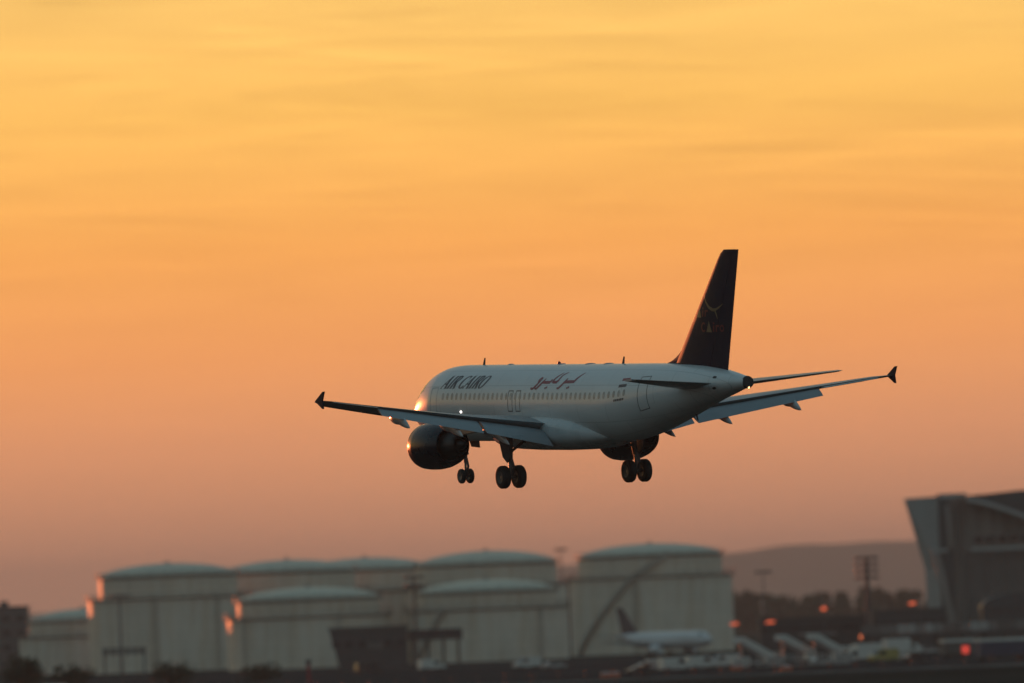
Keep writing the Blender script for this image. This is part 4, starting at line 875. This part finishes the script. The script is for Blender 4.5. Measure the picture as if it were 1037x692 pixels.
def stairs(label, px, d, sgn=-1):
    t = thing('boarding_stairs', (X(px, d), d, 0), (0 if sgn > 0 else pi)+radians(26)); tag(t, label, 'boarding stairs', 'mobile boarding stairs parked on the apron')
    b = MB(); b.box((0, 0, .62), (6.4, 1.9, .3)); b.build('chassis', M['car_silver'], t, bevel=.04)
    b = MB(); b.loft([[(3.4, s, .5), (4.5, s, .5), (4.55, s, 1.2), (4.2, s, 1.9), (3.4, s, 1.95)] for s in (-.9, .9)]); b.build('cab', M['van_white'], t, bevel=.06)
    b = MB(); b.box((3.98, 0, 1.58), (.85, 1.83, .42)); b.build('cab_window', M['glass'], t)
    n = 15; b = MB()
    for k in range(n):
        u = k/(n-1); b.box((-3.0+5.4*u, 0, .9+2.9*u), (.42, 1.5, .10))
    b.bar((-3.2, -.78, .75), (2.6, -.78, 3.85), .1, .35); b.bar((-3.2, .78, .75), (2.6, .78, 3.85), .1, .35); b.build('steps', M['car_silver'], t)
    for s in (-1, 1):
        b = MB(); b.loft([[(-3.2, s*.86+k, 1.0), (2.5, s*.86+k, 4.05), (3.7, s*.86+k, 4.05), (3.7, s*.86+k, 5.0), (2.4, s*.86+k, 5.0), (-3.3, s*.86+k, 1.95)] for k in (-.03, .03)]); b.build('side_panel', M['van_white'], t)
    b = MB(); b.box((3.1, 0, 3.95), (1.4, 1.6, .14)); b.tube((2.7, 0, .7), (2.7, 0, 3.9), .14, n=8); b.build('platform', M['car_silver'], t)
    wheels(t, (-2.3, 2.5), .85, .42); return t
stairs('white mobile boarding stairs nearest to the parked jet', 764, 1890)
stairs('white mobile boarding stairs in the middle of the row of three', 806, 1960)
stairs('white mobile boarding stairs at the right end of the row', 838, 1960)
van('white van with dark windows below the parked jet, leftmost of three', 683, 1800, 0)
van('white van in the middle of three below the parked jet', 709, 1830, 0)
van('white van rightmost of three, next to the boarding stairs', 731, 1860, pi)
car('dark car with its nose left, below the tail of the parked jet', 645, 1740, pi, 'car_dark')
car('silver car standing behind the dark car below the parked jet', 655, 1840, 0, 'car_silver')
van('white box truck parked right of the boarding stairs', 872, 1850, pi, cat='truck', L_=6.6, box=True)
van('dull yellow service van right of the white box truck', 893, 1830, pi, 'car_yellow', L_=5.0)
car('silver car in front of the boarding stairs', 832, 1800, 0, 'car_silver')
car('dark car between the yellow van and the blue trailer', 926, 1790, 0, 'car_dark')
van('white van parked alone near the lower left corner', 58, 1735, 0, L_=5.0, h=2.1)
van('white van in front of the footbridge', 436, 2200, 0, L_=5.4)
# baggage trolleys
def trolley(label, px, d):
    t = thing('baggage_trolley', (X(px, d), d, 0), radians(26)); tag(t, label, 'trolley', 'baggage trolleys on the apron')
    b = MB(); b.box((0, 0, .5), (3.0, 1.5, .16)); b.build('deck', M['car_silver'], t, bevel=.03)
    b = MB(); [b.tube((x, y, .55), (x, y, 2.0), .05, n=6) for x in (-1.4, 1.4) for y in (-.7, .7)]; b.box((0, 0, 2.02), (3.1, 1.6, .1)); b.build('canopy', M['van_white'], t)
    b = MB(); b.tube((1.5, 0, .45), (2.3, 0, .35), .05, n=6); b.build('tow_bar', M['steel'], t)
    wheels(t, (-1.1, 1.1), .6, .22)
for k, w in enumerate(('leftmost baggage trolley of the train on the apron', 'second baggage trolley from the left of the train on the apron', 'third baggage trolley from the left of the train on the apron', 'rightmost baggage trolley of the train on the apron')):
    trolley(w, 776+24*k, 1770)
def cargo_box(label, px, d, mat='car_silver', rz=0.0):
    t = thing('cargo_container', (X(px, d), d, 0), rz+radians(26)); tag(t, label, 'cargo container', 'air cargo containers on the apron')
    b = MB(); b.prism([(-1.55, -.75, .55), (-1.0, -.75, .2), (1.0, -.75, .2), (1.55, -.75, .55), (1.55, -.75, 1.8), (-1.55, -.75, 1.8)], (0, 1.5, 0)); bo = b.build('body', M[mat], t, bevel=.04)
    b = MB()
    for xx in (-.9, 0, .9): b.box((xx, -.78, 1.05), (.08, .05, 1.3))
    b.box((0, -.78, 1.1), (2.6, .05, .07)); b.build('door_frame', M['steel'], bo)
    b = MB(); b.box((0, 0, .12), (3.0, 1.5, .12)); b.build('base', M['steel'], t)
for px, d, mt, w in ((662, 1905, 'van_white', 'white cargo container, leftmost in front of the parked jet'), (672, 1935, 'car_silver', 'silver cargo container just right of the leftmost white one'), (694, 1890, 'car_silver', 'silver cargo container behind the gap between the two left vans'), (720, 1900, 'van_white', 'white cargo container behind the gap between the two right vans'),
                     (748, 1830, 'van_white', 'white cargo container left of the nearest boarding stairs'), (782, 1850, 'car_silver', 'silver cargo container between the first and second boarding stairs'), (852, 1830, 'car_silver', 'silver cargo container left of the white box truck'), (908, 1890, 'van_white', 'white cargo container right of the yellow van')):
    cargo_box(w, px, d, mt)
van('white van on the road below the pier, near the light mast', 856, 2050, pi)
van('white box truck before the elevated road, leftmost there', 912, 2080, 0, cat='truck', L_=7.0, box=True)
car('silver car parked under the elevated road', 938, 2100, 0, 'car_silver')
car('dark car parked under the right end of the elevated road', 965, 2060, pi, 'car_dark')
van('dark van in front of the slanted building', 372, 2180, 0, 'car_dark')
car('dark car at the foot of the left low front tank', 268, 2150, 0, 'car_dark')
van('white van in front of the right low tank', 532, 2120, pi)
car('silver car right of the van below the right low tank', 560, 2060, 0, 'car_silver')
# containers and trailer at right
def container(label, px0, px1, d, h, mat, roofmat='van_white', name='box_trailer'):
    x0, x1 = X(px0, d), X(px1, d); t = thing(name, ((x0+x1)/2, d, 0), radians(26)); tag(t, label, 'trailer'); w = x1-x0
    b = MB(); b.box((0, 0, .9+h/2), (w, 2.5, h))
    for k in range(int(w/.5)): b.box((-w/2+.3+.5*k, -1.27, .9+h/2), (.22, .06, h-.3))
    b.build('body', M[mat], t, bevel=.03)
    b = MB(); b.box((0, 0, .95+h+.1), (w+.1, 2.6, .5)); b.build('roof', M[roofmat], t, bevel=.04)
    b = MB(); b.box((0, 0, .72), (w-.4, 1.2, .3)); b.build('chassis', M['steel'], t)
    wheels(t, (-w/2+1.2, -w/2+2.3, w/2-1.4), .95, .48); return t
container('dark blue box trailer with pale roof at the right edge', 986, 1046, 1745, 2.3, 'blue_box')
container('grey box trailer behind the red panel, left of the blue one', 952, 984, 1880, 2.0, 'building_grey', name='box_trailer')
# red panel whose sunlit brightness is put in as emission
t = thing('sunlit_red_panel', (X(977, 1735), 1735, 0)); tag(t, 'square red panel with sunlight added as glow, beside the blue trailer', 'sunlit panel')
b = MB(); b.tube((0, 0, 0), (0, 0, 1.4), .08, n=8); b.box((0, 0, .06), (.9, .7, .12)); b.build('stand', M['steel'], t)
b = MB(); b.box((0, 0, 2.05), (1.25, .25, 1.35)); b.build('housing', M['steel'], t, bevel=.05)
mred = material('red_sun_glow', (0.6, 0.05, 0.04), 0.4, emit=(1, 0.09, 0.06), estr=.55)
b = MB(); b.box((0, -.15, 2.05), (1.1, .1, 1.2)); b.build('glow_glass', mred, t, bevel=.04)
# orange barriers
def barrier(label, px, d):
    t = thing('traffic_barrier', (X(px, d), d, 0)); tag(t, label, 'barrier', 'orange traffic barriers on the apron')
    b = MB(); b.loft([[(x, s*y, z) for s, y, z in ((-1, .3, 0), (-1, .28, .3), (-1, .1, .55), (-1, .08, 1.0), (1, .08, 1.0), (1, .1, .55), (1, .28, .3), (1, .3, 0))] for x in (-.9, .9)]); bo = b.build('body', M['orange'], t, bevel=.03)
    b = MB(); b.box((0, -.115, .78), (1.4, .03, .2)); b.build('pale_stripe', M['flag_white'], t)
barrier('orange traffic barrier left of the dark car', 612, 1690); barrier('orange traffic barrier right next to the leftmost one', 620.5, 1690)
barrier('orange traffic barrier below the rightmost white van', 745, 1770); barrier('orange traffic barrier under the baggage trolleys', 795, 1690)
# marker post
t = thing('marker_post', (X(311, 1850), 1850, 0)); tag(t, 'dark red marker post with a square head in front of the low left tank', 'post')
b = MB(); b.tube((0, 0, 0), (0, 0, 3.4), .32, .28, 10); b.build('pole', M['red'], t); b = MB(); b.box((0, 0, 3.7), (.9, .6, .8)); b.build('head', M['steel'], t, bevel=.05)
# chain-link perimeter fence along the road, one fence
fx0, fx1 = -95.0, 110.0
t = thing('perimeter_fence', ((fx0+fx1)/2, 1660, 0)); tag(t, 'low dark mesh fence on posts along the near edge of the apron', 'fence')
for k in range(52):
    x = fx0+4*k-(fx0+fx1)/2; b = MB(); b.tube((x, 0, -.05), (x, 0, 1.5), .05, n=6); b.build('post', M['steel'], t)
b = MB()
for z in (.2, .5, .8, 1.1, 1.4): b.bar((fx0-(fx0+fx1)/2, 0, z), (fx1-(fx0+fx1)/2, 0, z), .03, .05)
b.build('rail', M['steel'], t)
